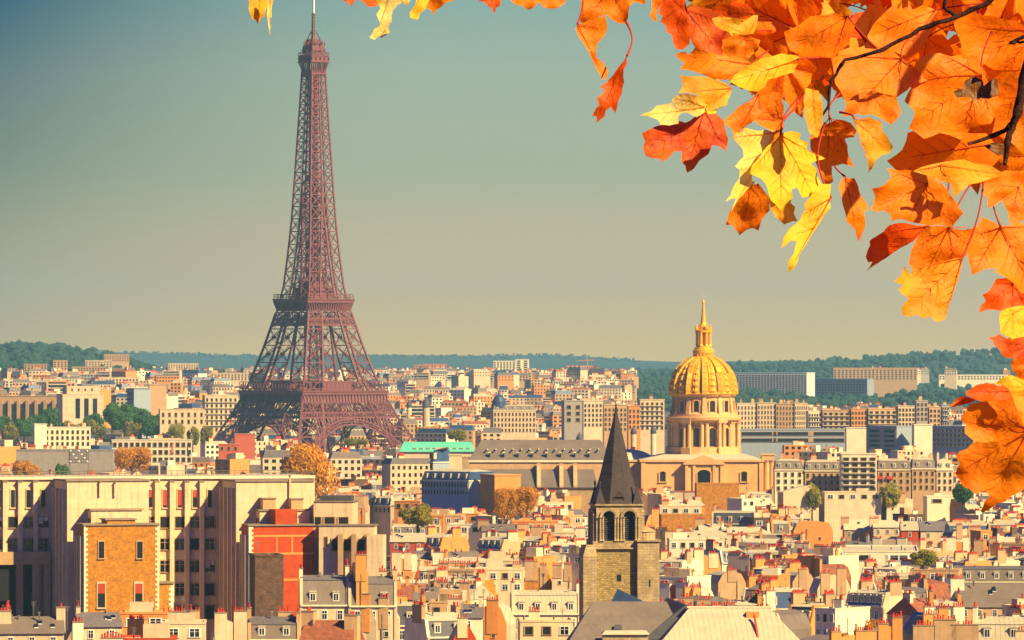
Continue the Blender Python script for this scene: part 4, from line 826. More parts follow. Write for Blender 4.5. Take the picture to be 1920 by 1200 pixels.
# ------------------------------------------------------------------ singled-out houses near the viewer
def roofz(Y): return 24 + 9 * min(1, max(0, (1700 - Y) / 550))
def Yof(v):
    Y = 1500.0
    for _ in range(40): Y = .5 * Y + .5 * (H - roofz(Y)) * F / (v - HV)
    return Y
RES = [(-80, 592, 890, 1146), (588, 722, 935, 1060), (1092, 1218, 600, 1165), (1060, 1515, 1140, 1300), (1195, 1455, 640, 905), (870, 1140, 820, 908)]
CUST = [   # type, u0, u1, top row, lowest visible row, yaw, keywords
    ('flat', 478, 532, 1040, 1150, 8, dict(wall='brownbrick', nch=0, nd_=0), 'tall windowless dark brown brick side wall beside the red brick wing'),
    ('mansard', 565, 652, 1080, 1142, 3, dict(roof='slatelight', nd_=2, wall='cream', hroof=5.2), 'grey mansard with two dormers beside the brown windowless wall'),
    ('mansard', 656, 742, 1082, 1130, 3, dict(roof='slatelight', nd_=2, wall='cream', hroof=4.6), 'grey mansard with two dormers above the tall cream party wall'),
    ('party', 657, 706, 1120, 1230, -8, dict(wall='cream', nch=1), 'tall cream party wall with stepped top, near the lower edge'),
    ('party', 705, 733, 1124, 1230, -8, dict(wall='white', nch=1), 'narrow white party wall joined to the tall cream one'),
    ('mansard', 738, 800, 1130, 1215, 8, dict(roof='slate', nd_=1, wall='cream'), 'dark slate mansard with one white dormer beside the white party wall'),
    ('mansard', 800, 880, 1150, 1215, 22, dict(roof='slate', nd_=2, wall='white'), 'dark slate mansard with two dormers beside the red brick gable'),
    ('party', 850, 893, 1158, 1215, 5, dict(wall='redbrick', nch=1), 'small red brick gable with red pots at the lower edge'),
    ('party', 893, 950, 1125, 1180, -10, dict(wall='ochre', nch=1), 'ochre gable behind the small red brick gable'),
    ('mansard', 962, 1086, 1108, 1160, 2, dict(roof='zinc', nd_=4, wall='cream', hroof=4.4), 'wide pale zinc mansard with four dormers just before the bell tower'),
    ('flat', 975, 1075, 1162, 1215, 2, dict(wall='cream', nch=1), 'cream flat block below the wide pale zinc mansard'),
    ('party', 893, 915, 1072, 1130, 20, dict(wall='ochre', nch=1), 'narrow tall orange party wall among pale roofs'),
    ('party', 980, 1035, 1058, 1100, 0, dict(wall='brick', nch=2), 'orange brick gable between two white chimney walls'),
    ('party', 1035, 1072, 1060, 1105, 0, dict(wall='cream', nch=2), 'cream gable leaning on the orange brick gable'),
    ('mansard', 778, 835, 1000, 1030, -48, dict(roof='shadeblue', nd_=3, wall='ochre'), 'shaded blue slate mansard with ochre chimney walls'),
    ('mansard', 885, 950, 1006, 1036, -46, dict(roof='shadeblue', nd_=4, wall='pink'), 'long shaded blue slate roof below a row of brick chimneys'),
    ('mansard', 950, 1018, 1006, 1036, -46, dict(roof='shadeblue', nd_=4, wall='ochre'), 'shaded blue slate roof at the end of the brick chimney row'),
    ('flat', 838, 903, 982, 1030, -14, dict(wall='white', nch=1, nd_=3), 'white modern flats with planted balconies'),
    ('party', 732, 772, 1040, 1068, 0, dict(wall='ochre', nch=2), 'wide orange chimney wall with a long row of pots'),
    ('party', 668, 690, 1046, 1080, 8, dict(wall='ochre', nch=1), 'small orange party wall above the grey mansards'),
    ('flat', 1306, 1386, 906, 952, 2, dict(wall='brick', nch=0, nd_=0), 'broad blank brick wall directly before the domed church'),
    ('mansard', 1335, 1425, 958, 985, -10, dict(roof='slate', nd_=4, wall='cream'), 'dark slate mansard with four dormers below the blank brick wall'),
    ('flat', 1240, 1320, 965, 992, 3, dict(wall='brick', nch=0, nd_=0), 'low orange brick wall near the bell tower'),
    ('flat', 1255, 1358, 1010, 1040, 2, dict(wall='white', nch=1, nd_=6), 'long white upper storey with six windows behind the bell tower'),
    ('party', 1290, 1355, 1035, 1120, 24, dict(wall='ochre', nch=2), 'tall orange party wall with white breast beside the bell tower'),
    ('party', 1345, 1400, 1065, 1130, 18, dict(wall='tan', nch=1), 'tan party wall with ladder marks beyond the bell tower'),
    ('party', 1468, 1536, 906, 960, 10, dict(wall='cream', nch=0), 'cream gable with small windows before the slate hall terrace'),
    ('flat', 1546, 1652, 922, 962, 2, dict(wall='cream', nch=1, nd_=5), 'long low cream block with tiny windows'),
    ('party', 1662, 1712, 925, 965, 8, dict(wall='cream', nch=1), 'cream gable with one dark window beyond the long low block'),
    ('flat', 1738, 1812, 930, 978, 4, dict(wall='white', nch=1, nd_=2), 'plain white block with two small windows under the maple leaf'),
    ('party', 1488, 1562, 972, 1014, 2, dict(wall='ochre', nch=0), 'ochre trapezoid party wall on the river side terrace'.replace(' on the river side terrace', ' joined to a dark slope')),
    ('pitched', 1583, 1640, 975, 1006, 0, dict(roof='zinc', wall='tan', nch=1), 'brown house under pale ribbed roof'),
    ('pitched', 1638, 1690, 976, 1006, 0, dict(roof='zinc', wall='cream', nch=2), 'middle house of three under pale ribbed roofs'),
    ('pitched', 1690, 1722, 978, 1006, 0, dict(roof='zinc', wall='redbrick', nch=1), 'red walled house under pale ribbed roof'),
    ('pitched', 1726, 1784, 978, 1008, 4, dict(roof='zincgrey', wall='cream', nch=0, nd_=2), 'cream house with two windows under grey ribbed roof'),
    ('flat', 1575, 1722, 1033, 1056, -3, dict(wall='white', nch=0, nd_=2, depth=60), 'very wide low white building with glaring flat roof'),
    ('party', 1762, 1826, 1010, 1036, 0, dict(wall='ochre', nch=2), 'pair of ochre chimney walls beyond the flat roof'),
    ('mansard', 1776, 1935, 1062, 1098, -3, dict(roof='slatelight', nd_=6, wall='tan', hroof=3.6), 'long grey mansard with white dormers at the frame edge'.replace(' at the frame edge', ' above the dark slope')),
    ('pitched', 1795, 1935, 1095, 1142, 2, dict(roof='slatelight', wall='tan', nch=1, hroof=5.5), 'big plain brown slate slope with small skylights'),
    ('party', 1485, 1530, 1066, 1120, 14, dict(wall='pink', nch=1), 'tall pinkish party wall over the shaded street'),
    ('party', 1532, 1596, 1072, 1110, 8, dict(wall='cream', nch=2), 'cream wall crowned by a long pot row'),
    ('mansard', 1578, 1664, 1106, 1160, -42, dict(roof='shadeblue', nd_=6, wall='cream', floors=3), 'blue shaded mansard along the shaded street'),
    ('mansard', 1664, 1742, 1102, 1150, 6, dict(roof='slatelight', nd_=2, wall='cream', hroof=4.2), 'corner mansard with two large white dormers and pale hip'),
    ('mansard', 1470, 1524, 1130, 1230, -40, dict(roof='slate', nd_=3, wall='ochre', floors=4), 'yellow street front under slate mansard, half in shade'),
    ('flat', 1524, 1570, 1140, 1230, -38, dict(wall='white', nch=1, nd_=3, floors=4), 'white shaded street front beside the yellow one'),
    ('party', 1640, 1700, 1166, 1230, 6, dict(wall='ochre', nch=2), 'ochre wall with two pot stacks at the lower edge by the golden bush'),
    ('party', 1720, 1822, 1170, 1230, 3, dict(wall='ochre', nch=3), 'wide ochre wall with a long red pot row at the lower edge'),
    ('mansard', 1826, 1925, 1158, 1230, -8, dict(roof='zinc', nd_=2, wall='cream'), 'pale zinc roof with facets at the lower edge'.replace(' with facets', ' with two dormers')),
    ('pitched', 0, 120, 1158, 1230, 6, dict(roof='slatelight', wall='cream', nch=2, hroof=3), 'low grey roof below the dark portico'),
    ('party', 120, 165, 1168, 1230, 4, dict(wall='tan', nch=1), 'tan gable below the brick institute gable'),
    ('pitched', 150, 230, 1150, 1200, 12, dict(roof='zincgrey', wall='cream', nch=1, hroof=2.6), 'grey ribbed lean roof against the brick institute gable'),
    ('flat', 305, 385, 1166, 1230, 2, dict(wall='cream', nch=1, nd_=2), 'cream flat block below the last institute windows'),
    ('party', 400, 470, 1152, 1230, 5, dict(wall='cream', nch=2), 'cream gable below the pilastered wing'),
    ('mansard', 468, 560, 1158, 1230, 3, dict(roof='slatelight', nd_=2, wall='tan', hroof=3), 'grey mansard below the brown windowless wall'),
    ('pitched', 560, 655, 1165, 1230, -12, dict(roof='tile', wall='cream', nch=2, hroof=4), 'red tiled roof below the grey mansards'),
]
for typ, u0, u1, vt, vb, yw_, kw, lab in CUST:
    Yq = Yof(vt); 
    if vt > 1140 and u0 < 600: Yq = min(Yq, 1295)
    nmx = {'mansard': 'mansard_house', 'party': 'gabled_house', 'flat': 'flat_roof_house', 'pitched': 'pitched_roof_house'}[typ]
    Yq = min(Yq, 2600)
    if vt > 1030 and u0 < 720: Yq = min(Yq, 1285)
    house(typ, u0, u1, vt, Yq, math.radians(yw_), label=lab, name=nmx, **kw); RES.append((u0, u1, vt - 14, vb - 4))
v = 1203.0; nH = 0
while v > 872:
    yb_ = 0; u = -40 + rnd.uniform(-20, 10); step = 8 + (v - 870) * .014
    while u < 1950:
        vv = v + rnd.uniform(-.55, .55) * step; Yq = Yof(vv); wm = rnd.choice([6, 8, 9, 11, 13, 16]) if vv < 1120 else rnd.choice([6, 7, 9, 11]); wp = wm * F / Yq
        ok = not any(u + wp * .7 > a and u + wp * .3 < b and c < vv < d for a, b, c, d in RES)
        if (vv > 1146 and u < 600) or (vv > 1060 and u < 720): Yq = min(Yq, 1275)
        if ok and nH < 900:
            typ = rnd.choices(['mansard', 'party', 'flat', 'pitched'], [30, 29, 18, 23])[0]
            nmx = {'mansard': 'mansard_house', 'party': 'gabled_house', 'flat': 'flat_roof_house', 'pitched': 'pitched_roof_house'}[typ]
            wall = rnd.choices(['cream', 'white', 'ochre', 'tan', 'pink', 'grey', 'brick', 'redbrick', 'brownbrick'], [28, 15, 20, 12, 9, 2, 6, 2, 5])[0]
            if typ == 'mansard': rf = rnd.choices(['slatelight', 'zincgrey', 'slate', 'zinc', 'shadeblue'], [22, 16, 24, 14, 26])[0]
            elif typ == 'pitched': rf = rnd.choices(['zinc', 'zincgrey', 'slatelight', 'tile'], [42, 20, 20, 18])[0]
            else: rf = rnd.choice(['zinc', 'slate', 'slatelight', 'shadeblue', 'tile'])
            if rnd.random() < .4: yb_ = rnd.choice([0, 5, -8, 14, -18, 26, 34, -40, -50, -34])
            yw_ = yb_ + rnd.uniform(-2, 2)
            house(typ, u, u + wp, vv, Yq, math.radians(yw_), wall=wall, roof=rf, nch=rnd.choice([1, 2, 2, 3]) if typ != 'mansard' else rnd.choice([1, 2, 2]), name=nmx, floors=2 if vv < 1120 else 3); nH += 1
        u += wp * rnd.uniform(.82, 1.0)
    v -= step
finish_labels()

# ------------------------------------------------------------------ buildings in the middle distance, one mesh each, and the far mass
def add_b(m, x, Y, g, w, d, h, yaw, wall, roof, kind, fine=1, r=rnd):
    c_, s_ = math.cos(yaw), math.sin(yaw); n0 = len(m.v); hw = w / 2
    m.box(-hw, hw, 0, d, -6, h, wall, roof)
    if kind == 1: i = 1.2; hr_ = r.uniform(2.5, 4); m.frus((-hw, hw, 0, d), h + .01, (-hw + i, hw - i, i, d - i), h + hr_, r.choice(['slatelight', 'slatelight', 'shadeblue', 'zincgrey']), 'zinc')
    elif kind == 2: hr_ = r.uniform(1.8, 3); m.frus((-hw, hw, 0, d), h + .01, (-hw * .8, hw * .8, d * .45, d * .55), h + hr_, r.choice(['tile', 'zinc', 'slatelight']))
    else: hr_ = .4; a = r.uniform(-.6, .4) * hw; m.box(a, a + r.uniform(2, 5), d * .3, d * .7, h, h + r.uniform(1.5, 3.5), r.choice(['white', 'cream']), 'felt')
    if fine:
        fh = 3.2; nw = max(2, int(w / r.uniform(2.4, 3.6))); wf = r.uniform(.3, .6) * w / nw; gl = r.choice(['glass', 'glass', 'dark', 'glass'])
        for fl in range(min(fine, int(h / fh))):
            z0 = h - fh * (fl + 1) + .9
            if kind == 3: m.box(-hw + 1, hw - 1, -.12, -.01, z0, z0 + 1.4, gl); m.box(-hw, hw, -.9, -.13, z0 - .8, z0 - .2, 'white'); continue
            for j in range(nw): xx = -hw + (j + .5) * w / nw; m.box(xx - wf / 2, xx + wf / 2, -.1, -.01, z0, z0 + 1.6, gl)
    for q in range(r.choice([1, 1, 2, 3])):
        xx = r.uniform(-.8, .8) * hw; cw = r.uniform(.6, 1.8); m.box(xx - cw, xx + cw, d * .3, d * .3 + 1, h, h + hr_ + r.uniform(.6, 1.8), r.choice(['cream', 'pink', 'white', 'ochre'])); m.box(xx - cw * .9, xx + cw * .9, d * .3 + .3, d * .3 + .7, h + hr_ + .5, h + hr_ + r.uniform(1.9, 2.5), 'pot')
    for i in range(n0, len(m.v)): a, b, z = m.v[i]; m.v[i] = (x + a * c_ - b * s_, Y + a * s_ + b * c_, z + g)
WH = ['cream'] * 7 + ['white'] * 4 + ['ochre'] * 4 + ['pink'] * 4 + ['tan'] * 3 + ['grey', 'brick']
DISTR = [(-60, 200, 740, 812, 0), (200, 330, 745, 812, 0), (300, 390, 755, 812, 0), (1380, 1530, 690, 742, 0), (1520, 1930, 690, 752, 0), (-20, 120, 640, 690, 0)]
nA = 0; far = MB()
r2 = random.Random(11)
ALAB = []
def solve_Y(v, u, h):
    lo, hi_ = 2300.0, 12500.0
    for _ in range(40):
        mid_ = (lo + hi_) / 2; vv = HV + (H - (G(X(u, mid_), mid_) + h)) * F / mid_
        if vv > v: lo = mid_
        else: hi_ = mid_
    return (lo + hi_) / 2
v = 884.0
PARK = [(-60, 200, 742, 815), (195, 340, 745, 812), (330, 420, 785, 812), (1400, 1940, 695, 758), (1180, 1400, 715, 740), (780, 1010, 706, 730)]
while v > 694:
    u = -30.0; step = 3.2 + (v - 690) * .036
    while u < 1950:
        h = r2.uniform(16, 26) if r2.random() < .8 else r2.uniform(26, 34); vv = v + r2.uniform(-.5, .5) * step; Yq = solve_Y(vv, u, h)
        if Yq > 12000: u += 30; continue
        w = r2.uniform(9, 24); wp = w * F / Yq; uc = u + wp / 2
        if any(a < uc < b and c < vv < d for a, b, c, d in PARK) or any(u + wp > a and u < b and c + 4 < vv < d for a, b, c, d in RES[4:6]) or (395 < uc < 770 and vv < 826 and Yq < 4200) or r2.random() < .1: u += wp; continue
        x = X(uc, Yq); g = G(x, Yq); yw_ = r2.choice([0, .1, -.15, .3, .45, -.6, -.8]) + r2.uniform(-.05, .05); kind = r2.choices([0, 1, 2, 3], [30, 42, 14, 14])[0]; wall = r2.choice(WH)
        if nA < 290 and w * F / Yq > 20 and r2.random() < .6:
            mm = MB(); add_b(mm, 0, 0, 0, w, r2.uniform(11, 16), h, 0, wall, 'felt', kind, 5, r2); o = mm.build('apartment_building', None, (x, Yq, g)); o.rotation_euler = (0, 0, yw_)
            ALAB.append((o, WALLS[wall], ['flat roofed', 'mansard roofed', 'low pitched', 'balconied'][kind], uc, vv)); nA += 1
        else: add_b(far, x, Yq, g, w, r2.uniform(10, 16), h, yw_, wall, r2.choice(['felt', 'zinc', 'zinc']), kind, 3 if Yq < 6500 else 2, r2)
        u += wp * r2.uniform(.75, 1.05)
    v -= step
tag(far.build('distant_rooftops'), 'mass of pale rooftops stretching to the hills', None, None, 'stuff')
AA = [('colonnaded palace', 100, 790), ('iron lattice tower', 580, 800), ('mint green roof', 820, 845), ('slate roofed hall', 1000, 830), ('grand corner block with blue dome', 960, 780), ('gilded dome church', 1320, 780), ('blue glazed office block', 1690, 830), ('white six storey flats', 1610, 880), ('bell tower spire', 1152, 780), ('round park trees', 260, 800), ('cream balconied terrace', 1450, 780), ('large orange maple leaf', 1850, 850), ('autumn tree on the rooftops', 245, 860)]
cnt = {}
for o, wc, kd, u, v in sorted(ALAB, key=lambda q: min(math.hypot((q[3] - a[1]) * .6, q[4] - a[2]) for a in AA)):
    a = min(AA, key=lambda t_: math.hypot((u - t_[1]) * .6, v - t_[2])); key = (wc, kd, a[0]); n = cnt[key] = cnt.get(key, 0) + 1
    rank = ['', 'second ', 'third ', 'fourth ', 'fifth ', 'sixth ', 'seventh ', 'eighth ', 'one of those farther out, '][min(n, 9) - 1]
    tag(o, f'{wc} {kd} apartment building, {rank}nearest the {a[0]}', 'building', 'apartment buildings in the middle distance')

# ------------------------------------------------------------------ singled-out buildings further off
def lab(o, **k): return o
pal = block('palace', 'long shaded palace front of tall square pillars and dark bays above park trees', 'palace', -60, 118, 743, 4800, math.radians(-8), 20, 'tan', 'felt')
for i in range(11):
    x = X(-50 + i * 17, 4800) - pal.location.x; zt_ = Z(750, 4800) - pal.location.z
    m = MB(); m.box(x - 1.1, x + 1.1, -1.6, -.02, 0, zt_, 'tan'); m.build('pillar', pal); m = MB(); m.box(x + 1.5, x + 5.3, -.3, -.02, 0, zt_ - 3, 'glass'); m.build('tall_window', pal)
pv_ = block('palace_pavilion', 'sunlit cream pavilion with three tall window bays ending the palace', 'palace', 117, 195, 740, 4760, math.radians(14), 26, 'cream', 'felt')
m = MB(); m.box(-12, 13, 2, 20, pv_.location.z * 0 + Z(740, 4760) - pv_.location.z, Z(724, 4760) - pv_.location.z, 'cream', 'felt'); m.build('attic', pv_)
for x in (-4, 2.5, 9): m = MB(); m.box(x - 1.6, x + 1.6, -.3, -.02, Z(784, 4760) - pv_.location.z, Z(747, 4760) - pv_.location.z, 'glass'); m.build('tall_window', pv_)
for x in (-8, -3, 2, 7): inst('window', WIND, pv_, (x, 2, Z(733, 4760) - pv_.location.z), (1.2, 1, 1.8))
B = block
B('museum', 'low cream mansion with pilasters among the park trees by the iron tower', 'mansion', 300, 384, 768, 4300, math.radians(6), 18, 'cream', grid=(7, 2, 13, 6), wfrac=.35)
B('apartment_block', 'ornate cream apartment block with many small balconies touching the iron tower', 'building', 384, 446, 742, 4450, math.radians(10), 14, 'cream', grid=(7, 6, 11, 5), balc=1)
B('apartment_block', 'dark blue shaded block between park trees and cream gables', 'building', 238, 282, 730, 4550, math.radians(-55), 14, 'concrete', 'shadeblue', grid=(4, 4, 11, 5))
B('apartment_block', 'blank pink gable pair beyond the dark blue block', 'building', 280, 312, 722, 4700, .1, 14, 'pink', chim=1)
B('white_terrace', 'bright white stepped block before the park trees', 'building', 84, 170, 802, 3700, .1, 12, 'white', grid=(9, 3, 11, 5), chim=3)
B('white_tower', 'plain pale stair tower at the end of the white stepped block', 'building', 65, 88, 796, 3680, .2, 8, 'white')
B('office_block', 'long white office block with paired dark windows below the iron tower', 'office block', 210, 360, 826, 3400, .06, 14, 'white', grid=(14, 3, 14, 4), winmesh=WIND, wfrac=.66, chim=2)
B('brown_warehouse', 'long low purple brown wall behind the floodlight rig', 'warehouse', 30, 212, 845, 3150, 0, 16, 'grey', 'slatelight')
B('red_kiosk', 'bright red panelled block beneath the iron tower feet', 'building', 440, 478, 815, 3750, .05, 10, 'crimson')
B('red_house', 'small red walled house in front of the iron tower', 'building', 410, 448, 834, 3450, .05, 10, 'crimson', grid=(3, 1, 10, 4))
mg = B('copper_roofed_market', 'low building with long mint green copper roof', 'market hall', 750, 888, 849, 3350, .02, 22, 'cream')
m = MB(); w_ = X(888, 3350) - X(750, 3350); z_q = Z(849, 3350) - mg.location.z; m.frus((-w_ / 2 - .5, w_ / 2 + .5, -1, 23), z_q + .55, (-w_ / 2 + 2, w_ / 2 - 1, 10, 12), z_q + 5.6, 'mint'); m.build('roof', mg)
for i in range(9): dormer(mg, -w_ / 2 + 8 + i * 3.5, 1.5, z_q + 1.2, 1.4, 1.3)
B('mint_cupola_house', 'pale stub with a small dark dome at the end of the mint roof', 'building', 866, 884, 858, 3200, 0, 8, 'tan')
bl = B('blue_roofed_school', 'long building with shaded blue slate roof and a row of tiny dormers', 'school', 790, 930, 902, 2420, math.radians(-40), 16, 'concrete', 'shadeblue', mans=18, grid=(16, 2, 13, 4))
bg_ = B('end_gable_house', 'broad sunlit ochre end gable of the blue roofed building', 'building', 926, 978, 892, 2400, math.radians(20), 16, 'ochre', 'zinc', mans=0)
B('corner_tower_house', 'shaded blue slate corner pavilion with tall cream chimney', 'building', 806, 850, 868, 2460, math.radians(-40), 12, 'concrete', 'shadeblue', mans=24, grid=(4, 2, 12, 3))
B('cream_chimney_house', 'tall plain cream chimney block above the blue roofed building', 'building', 842, 866, 854, 2440, 0, 5, 'cream')
cb_ = B('corner_block', 'grand cream corner block with mansard and dark blue corner dome', 'building', 925, 1005, 770, 4300, .12, 18, 'cream', 'slatelight', mans=9, grid=(12, 4, 10, 4))
m = MB(); q = 2.8; m.lathe([(4.5, 0), (4.5, 2), (5, 3), (4.6, 7), (3, 10), (1, 12), (.3, 14)], 'shadeblue', 16, X(937, 4300) - cb_.location.x, 5); d_ = m.build('corner_dome', cb_, (0, 0, Z(772, 4300) - cb_.location.z))
for u, v, Yq, s_ in ((799, 748, 4900, 1.1), (767, 748, 5000, .8), (1087, 812, 3900, .8), (978, 768, 4450, .6), (1188, 798, 4000, .7), (1225, 797, 4000, .7)):
    t_ = thing('domed_turret', f'small dark domed turret ' + {799: 'standing tallest between the iron tower and the corner block', 767: 'close to the iron tower flank', 1087: 'among roofs before the bell tower spire', 978: 'beside the grand corner block', 1188: 'just beyond the bell tower spire', 1225: 'between spire and gilded dome'}[u], 'turret', (X(u, Yq), Yq, Z(v + 16, Yq) - 20))
    s_ *= .62; m = MB(); m.lathe([(4 * s_, 0), (4 * s_, 20)], 'cream', 12); m.build('drum', t_); m = MB(); m.lathe([(4.4 * s_, 20), (4.6 * s_, 20 + 2 * s_), (4.2 * s_, 20 + 5 * s_), (2.8 * s_, 20 + 8 * s_), (.9 * s_, 20 + 10 * s_), (.1, 20 + 12.5 * s_)], 'slate', 14); m.build('dome', t_, smooth=True)
for i, (u0, u1, vt, wl, gr, lb) in enumerate((
    (1058, 1092, 752, 'grey', (2, 3, 12, 8), 'grey block with sloping party walls left of the glazed flats'.replace('left of', 'beside')),
    (1064, 1090, 758, 'concrete', (4, 5, 8, 4), 'shaded blue flats with glazed bays near the bell tower spire'),
    (1094, 1130, 752, 'cream', (5, 5, 9, 6), 'yellow cream flats touching the tip of the bell tower spire'),
    (1132, 1176, 760, 'tan', (6, 5, 9, 6), 'shaded tan flats behind the bell tower spire'),
    (1178, 1200, 762, 'ochre', (3, 4, 10, 6), 'yellow flats just beyond the bell tower spire'),
    (1200, 1246, 750, 'cream', (5, 6, 9, 5), 'tall cream balconied flats next to the gilded dome'))):
    B('apartment_block', lb, 'building', u0, u1, vt, 4000 + 40 * i, .12, 14, wl, grid=gr, balc=(i in (1, 5)), chim=1, wfrac=.5)
for i, (u0, u1, vt) in enumerate(((1382, 1420, 757), (1420, 1455, 756), (1455, 1490, 758), (1490, 1514, 757))):
    B('apartment_block', ['nearest the gilded dome', 'second from the gilded dome', 'third from the gilded dome', 'farthest from the gilded dome'][i].join(['cream block of the even terrace, ', '']), 'building', u0, u1, vt, 4150, .08, 14, ['cream', 'cream', 'tan', 'cream'][i], grid=(6, 5, 9.5, 5), chim=2, wfrac=.4, group='even cream terrace')
for i, (u0, u1, vt, wl) in enumerate(((1516, 1540, 772, 'white'), (1542, 1594, 770, 'tan'), (1596, 1626, 768, 'ochre'), (1628, 1682, 767, 'pink'), (1684, 1716, 762, 'cream'), (1718, 1740, 752, 'grey'), (1742, 1764, 764, 'pink'), (1766, 1780, 760, 'concrete'))):
    B('balcony_flats', ['narrow white flats with long balconies', 'wide tan flats with white balcony bands', 'ochre flats between two balconied blocks', 'pink flats with blue shaded balconies', 'cream flats beneath a bare cream gable', 'grey windowless gable over the blue office', 'slim pink flats near the maple leaf', 'slim blue shaded flats near the maple leaf'][i], 'building', u0, u1, vt, 4100, .1, 12, wl, grid=(5 if i < 5 else 3, 4, 9, 4), balc=i in (0, 1, 3, 7), chim=1, wfrac=.6)
B('office_block', 'very long low office with blue glass bands beside the gilded dome', 'office block', 1385, 1588, 806, 3800, .03, 20, 'concrete', 'felt', grid=(3, 2, 12, 4), winmesh=WIND, wfrac=.97)
B('cream_stair_block', 'blank cream stepped block closing the long blue office', 'building', 1587, 1624, 803, 3650, 0, 14, 'white')
B('office_block', 'wide blue office block with ribbon balconies', 'office block', 1628, 1716, 800, 3600, -.75, 16, 'concrete', 'felt', grid=(2, 5, 9, 6), winmesh=WIND, wfrac=.8)
B('blank_tower', 'blank pinkish white tower between two blue offices', 'building', 1714, 1748, 797, 3580, .05, 12, 'white')
B('office_block', 'far blue office with square windows running behind the maple leaf', 'office block', 1750, 1850, 800, 3620, -.6, 14, 'concrete', 'felt', grid=(10, 4, 9, 5), winmesh=WIND, wfrac=.6)
B('white_flats', 'white six storey flats with continuous balconies and glazed penthouse', 'building', 1578, 1644, 852, 2680, .03, 12, 'white', grid=(4, 6, 11, 6), balc=1, wfrac=.7)
for u0, u1, vt, wl, rf, lb in ((1453, 1506, 882, 'white', 'slatelight', 'pale terrace with a row of seven little dormers by the church portico'), (1509, 1576, 884, 'tan', 'slatelight', 'tan terrace with grey mansard joining the white flats'), (1646, 1708, 882, 'tan', 'slatelight', 'tan terrace with red awnings and grey mansard'), (1710, 1754, 880, 'tan', 'slatelight', 'tan terrace with grey mansard, balcony and blue bay'), (1756, 1787, 882, 'cream', 'zinc', 'cream end house of the terrace by the maple leaf')):
    o = B('terrace_house', lb, 'building', u0, u1, vt, 2700, .03, 12, wl, rf, mans=18, grid=(max(3, int((u1 - u0) / 11)), 3, 13, 4), wfrac=.42, chim=2)
    if u0 == 1646:
        for x in (-6.3, -2): m = MB(); m.box(x - 1.4, x + 1.4, -1.2, -.2, Z(898, 2700) + 4, Z(893, 2700) + 4, 'blind'); m.build('awning', o)
for u0, u1, vt, wl, Yq, gr, lb in ((775, 793, 684, 'tan', 8200, (4, 5, 4, 2), 'small tan tower block on the skyline near the iron tower'), (793, 838, 683, 'salmon', 8100, (9, 5, 4, 2), 'salmon slab block on the skyline near the iron tower'),
    (925, 966, 677, 'white', 8600, (7, 6, 4, 2), 'pale grey tower slab on the skyline'), (966, 992, 674, 'white', 8500, (2, 7, 4, 2), 'tallest white tower block on the skyline'), (906, 926, 690, 'salmon', 8300, (3, 3, 4, 2), 'peach gable block before the skyline towers'),
    (1062, 1112, 686, 'salmon', 8600, (12, 4, 4, 2), 'salmon ribbed block beside the tower crane'), (1000, 1150, 694, 'pink', 8650, (20, 3, 4, 3), 'long low dark rose terrace under the crane'),
    (1376, 1528, 699, 'slab', 6900, (24, 9, 4, 4), 'huge pale slab block with fine vertical bays beyond the gilded dome'), (1531, 1638, 711, 'concrete', 7000, (18, 5, 5, 4), 'long shaded blue slab before the wooded hill'),
    (1562, 1720, 690, 'tan', 8000, (22, 5, 4, 3), 'long slab with cream bays at the foot of the wooded hill'), (1760, 1890, 703, 'white', 8800, (22, 2, 4, 2), 'thin white terrace line across the wooded hill'),
    (195, 242, 665, 'pink', 7700, (10, 3, 4, 2), 'pink roofed terrace on the crest of the wooded hill'), (160, 210, 676, 'cream', 7500, (9, 3, 4, 2), 'cream villas row under the hill crest'), (100, 126, 676, 'pink', 7300, (4, 6, 4, 2), 'pinkish tower on the hill side'), (45, 88, 683, 'tan', 7300, (7, 4, 4, 2), 'tan terrace below the hill woods'),
    (135, 198, 688, 'tan', 7000, (12, 3, 4, 2), 'long tan terrace across the hill side'), (212, 250, 692, 'tan', 6900, (8, 3, 4, 2), 'tan block with bays on the hill side'), (315, 372, 682, 'cream', 7200, (12, 8, 3.5, 2), 'cream stepped flats with many balconies beyond the park'), (395, 470, 700, 'cream', 6900, (12, 3, 4, 2), 'low cream slab just beside the iron tower waist'),
    (10, 112, 712, 'white', 5900, (14, 4, 5, 3), 'white ribbon windowed block behind the palace'), (185, 260, 708, 'cream', 6100, (12, 2, 5, 3), 'cream flat topped block with square openings above the park')):
    B('slab_block' if Yq > 6500 else 'apartment_block', lb, 'building', u0, u1, vt, Yq, .05 if wl not in ('concrete', 'slab') else -.46 if wl == 'slab' else -.6, 14 if wl != 'slab' else 22, wl, grid=gr, wfrac=.5, winmesh=WIND)
cr_ = thing('tower_crane', 'thin tower crane on the hazy skyline', 'crane', (X(1102, 8700), 8700, 40)); zq = Z(676, 8700) - 40
m = MB(); m.bar((0, 0, 0), (0, 0, zq), 1.2, 'salmon'); m.build('mast', cr_); m = MB(); m.bar((-14, 0, zq), (9, 0, zq + .6), .9, 'salmon'); m.bar((0, 0, zq), (0, 0, zq + 4), .8, 'salmon'); m.build('jib', cr_)
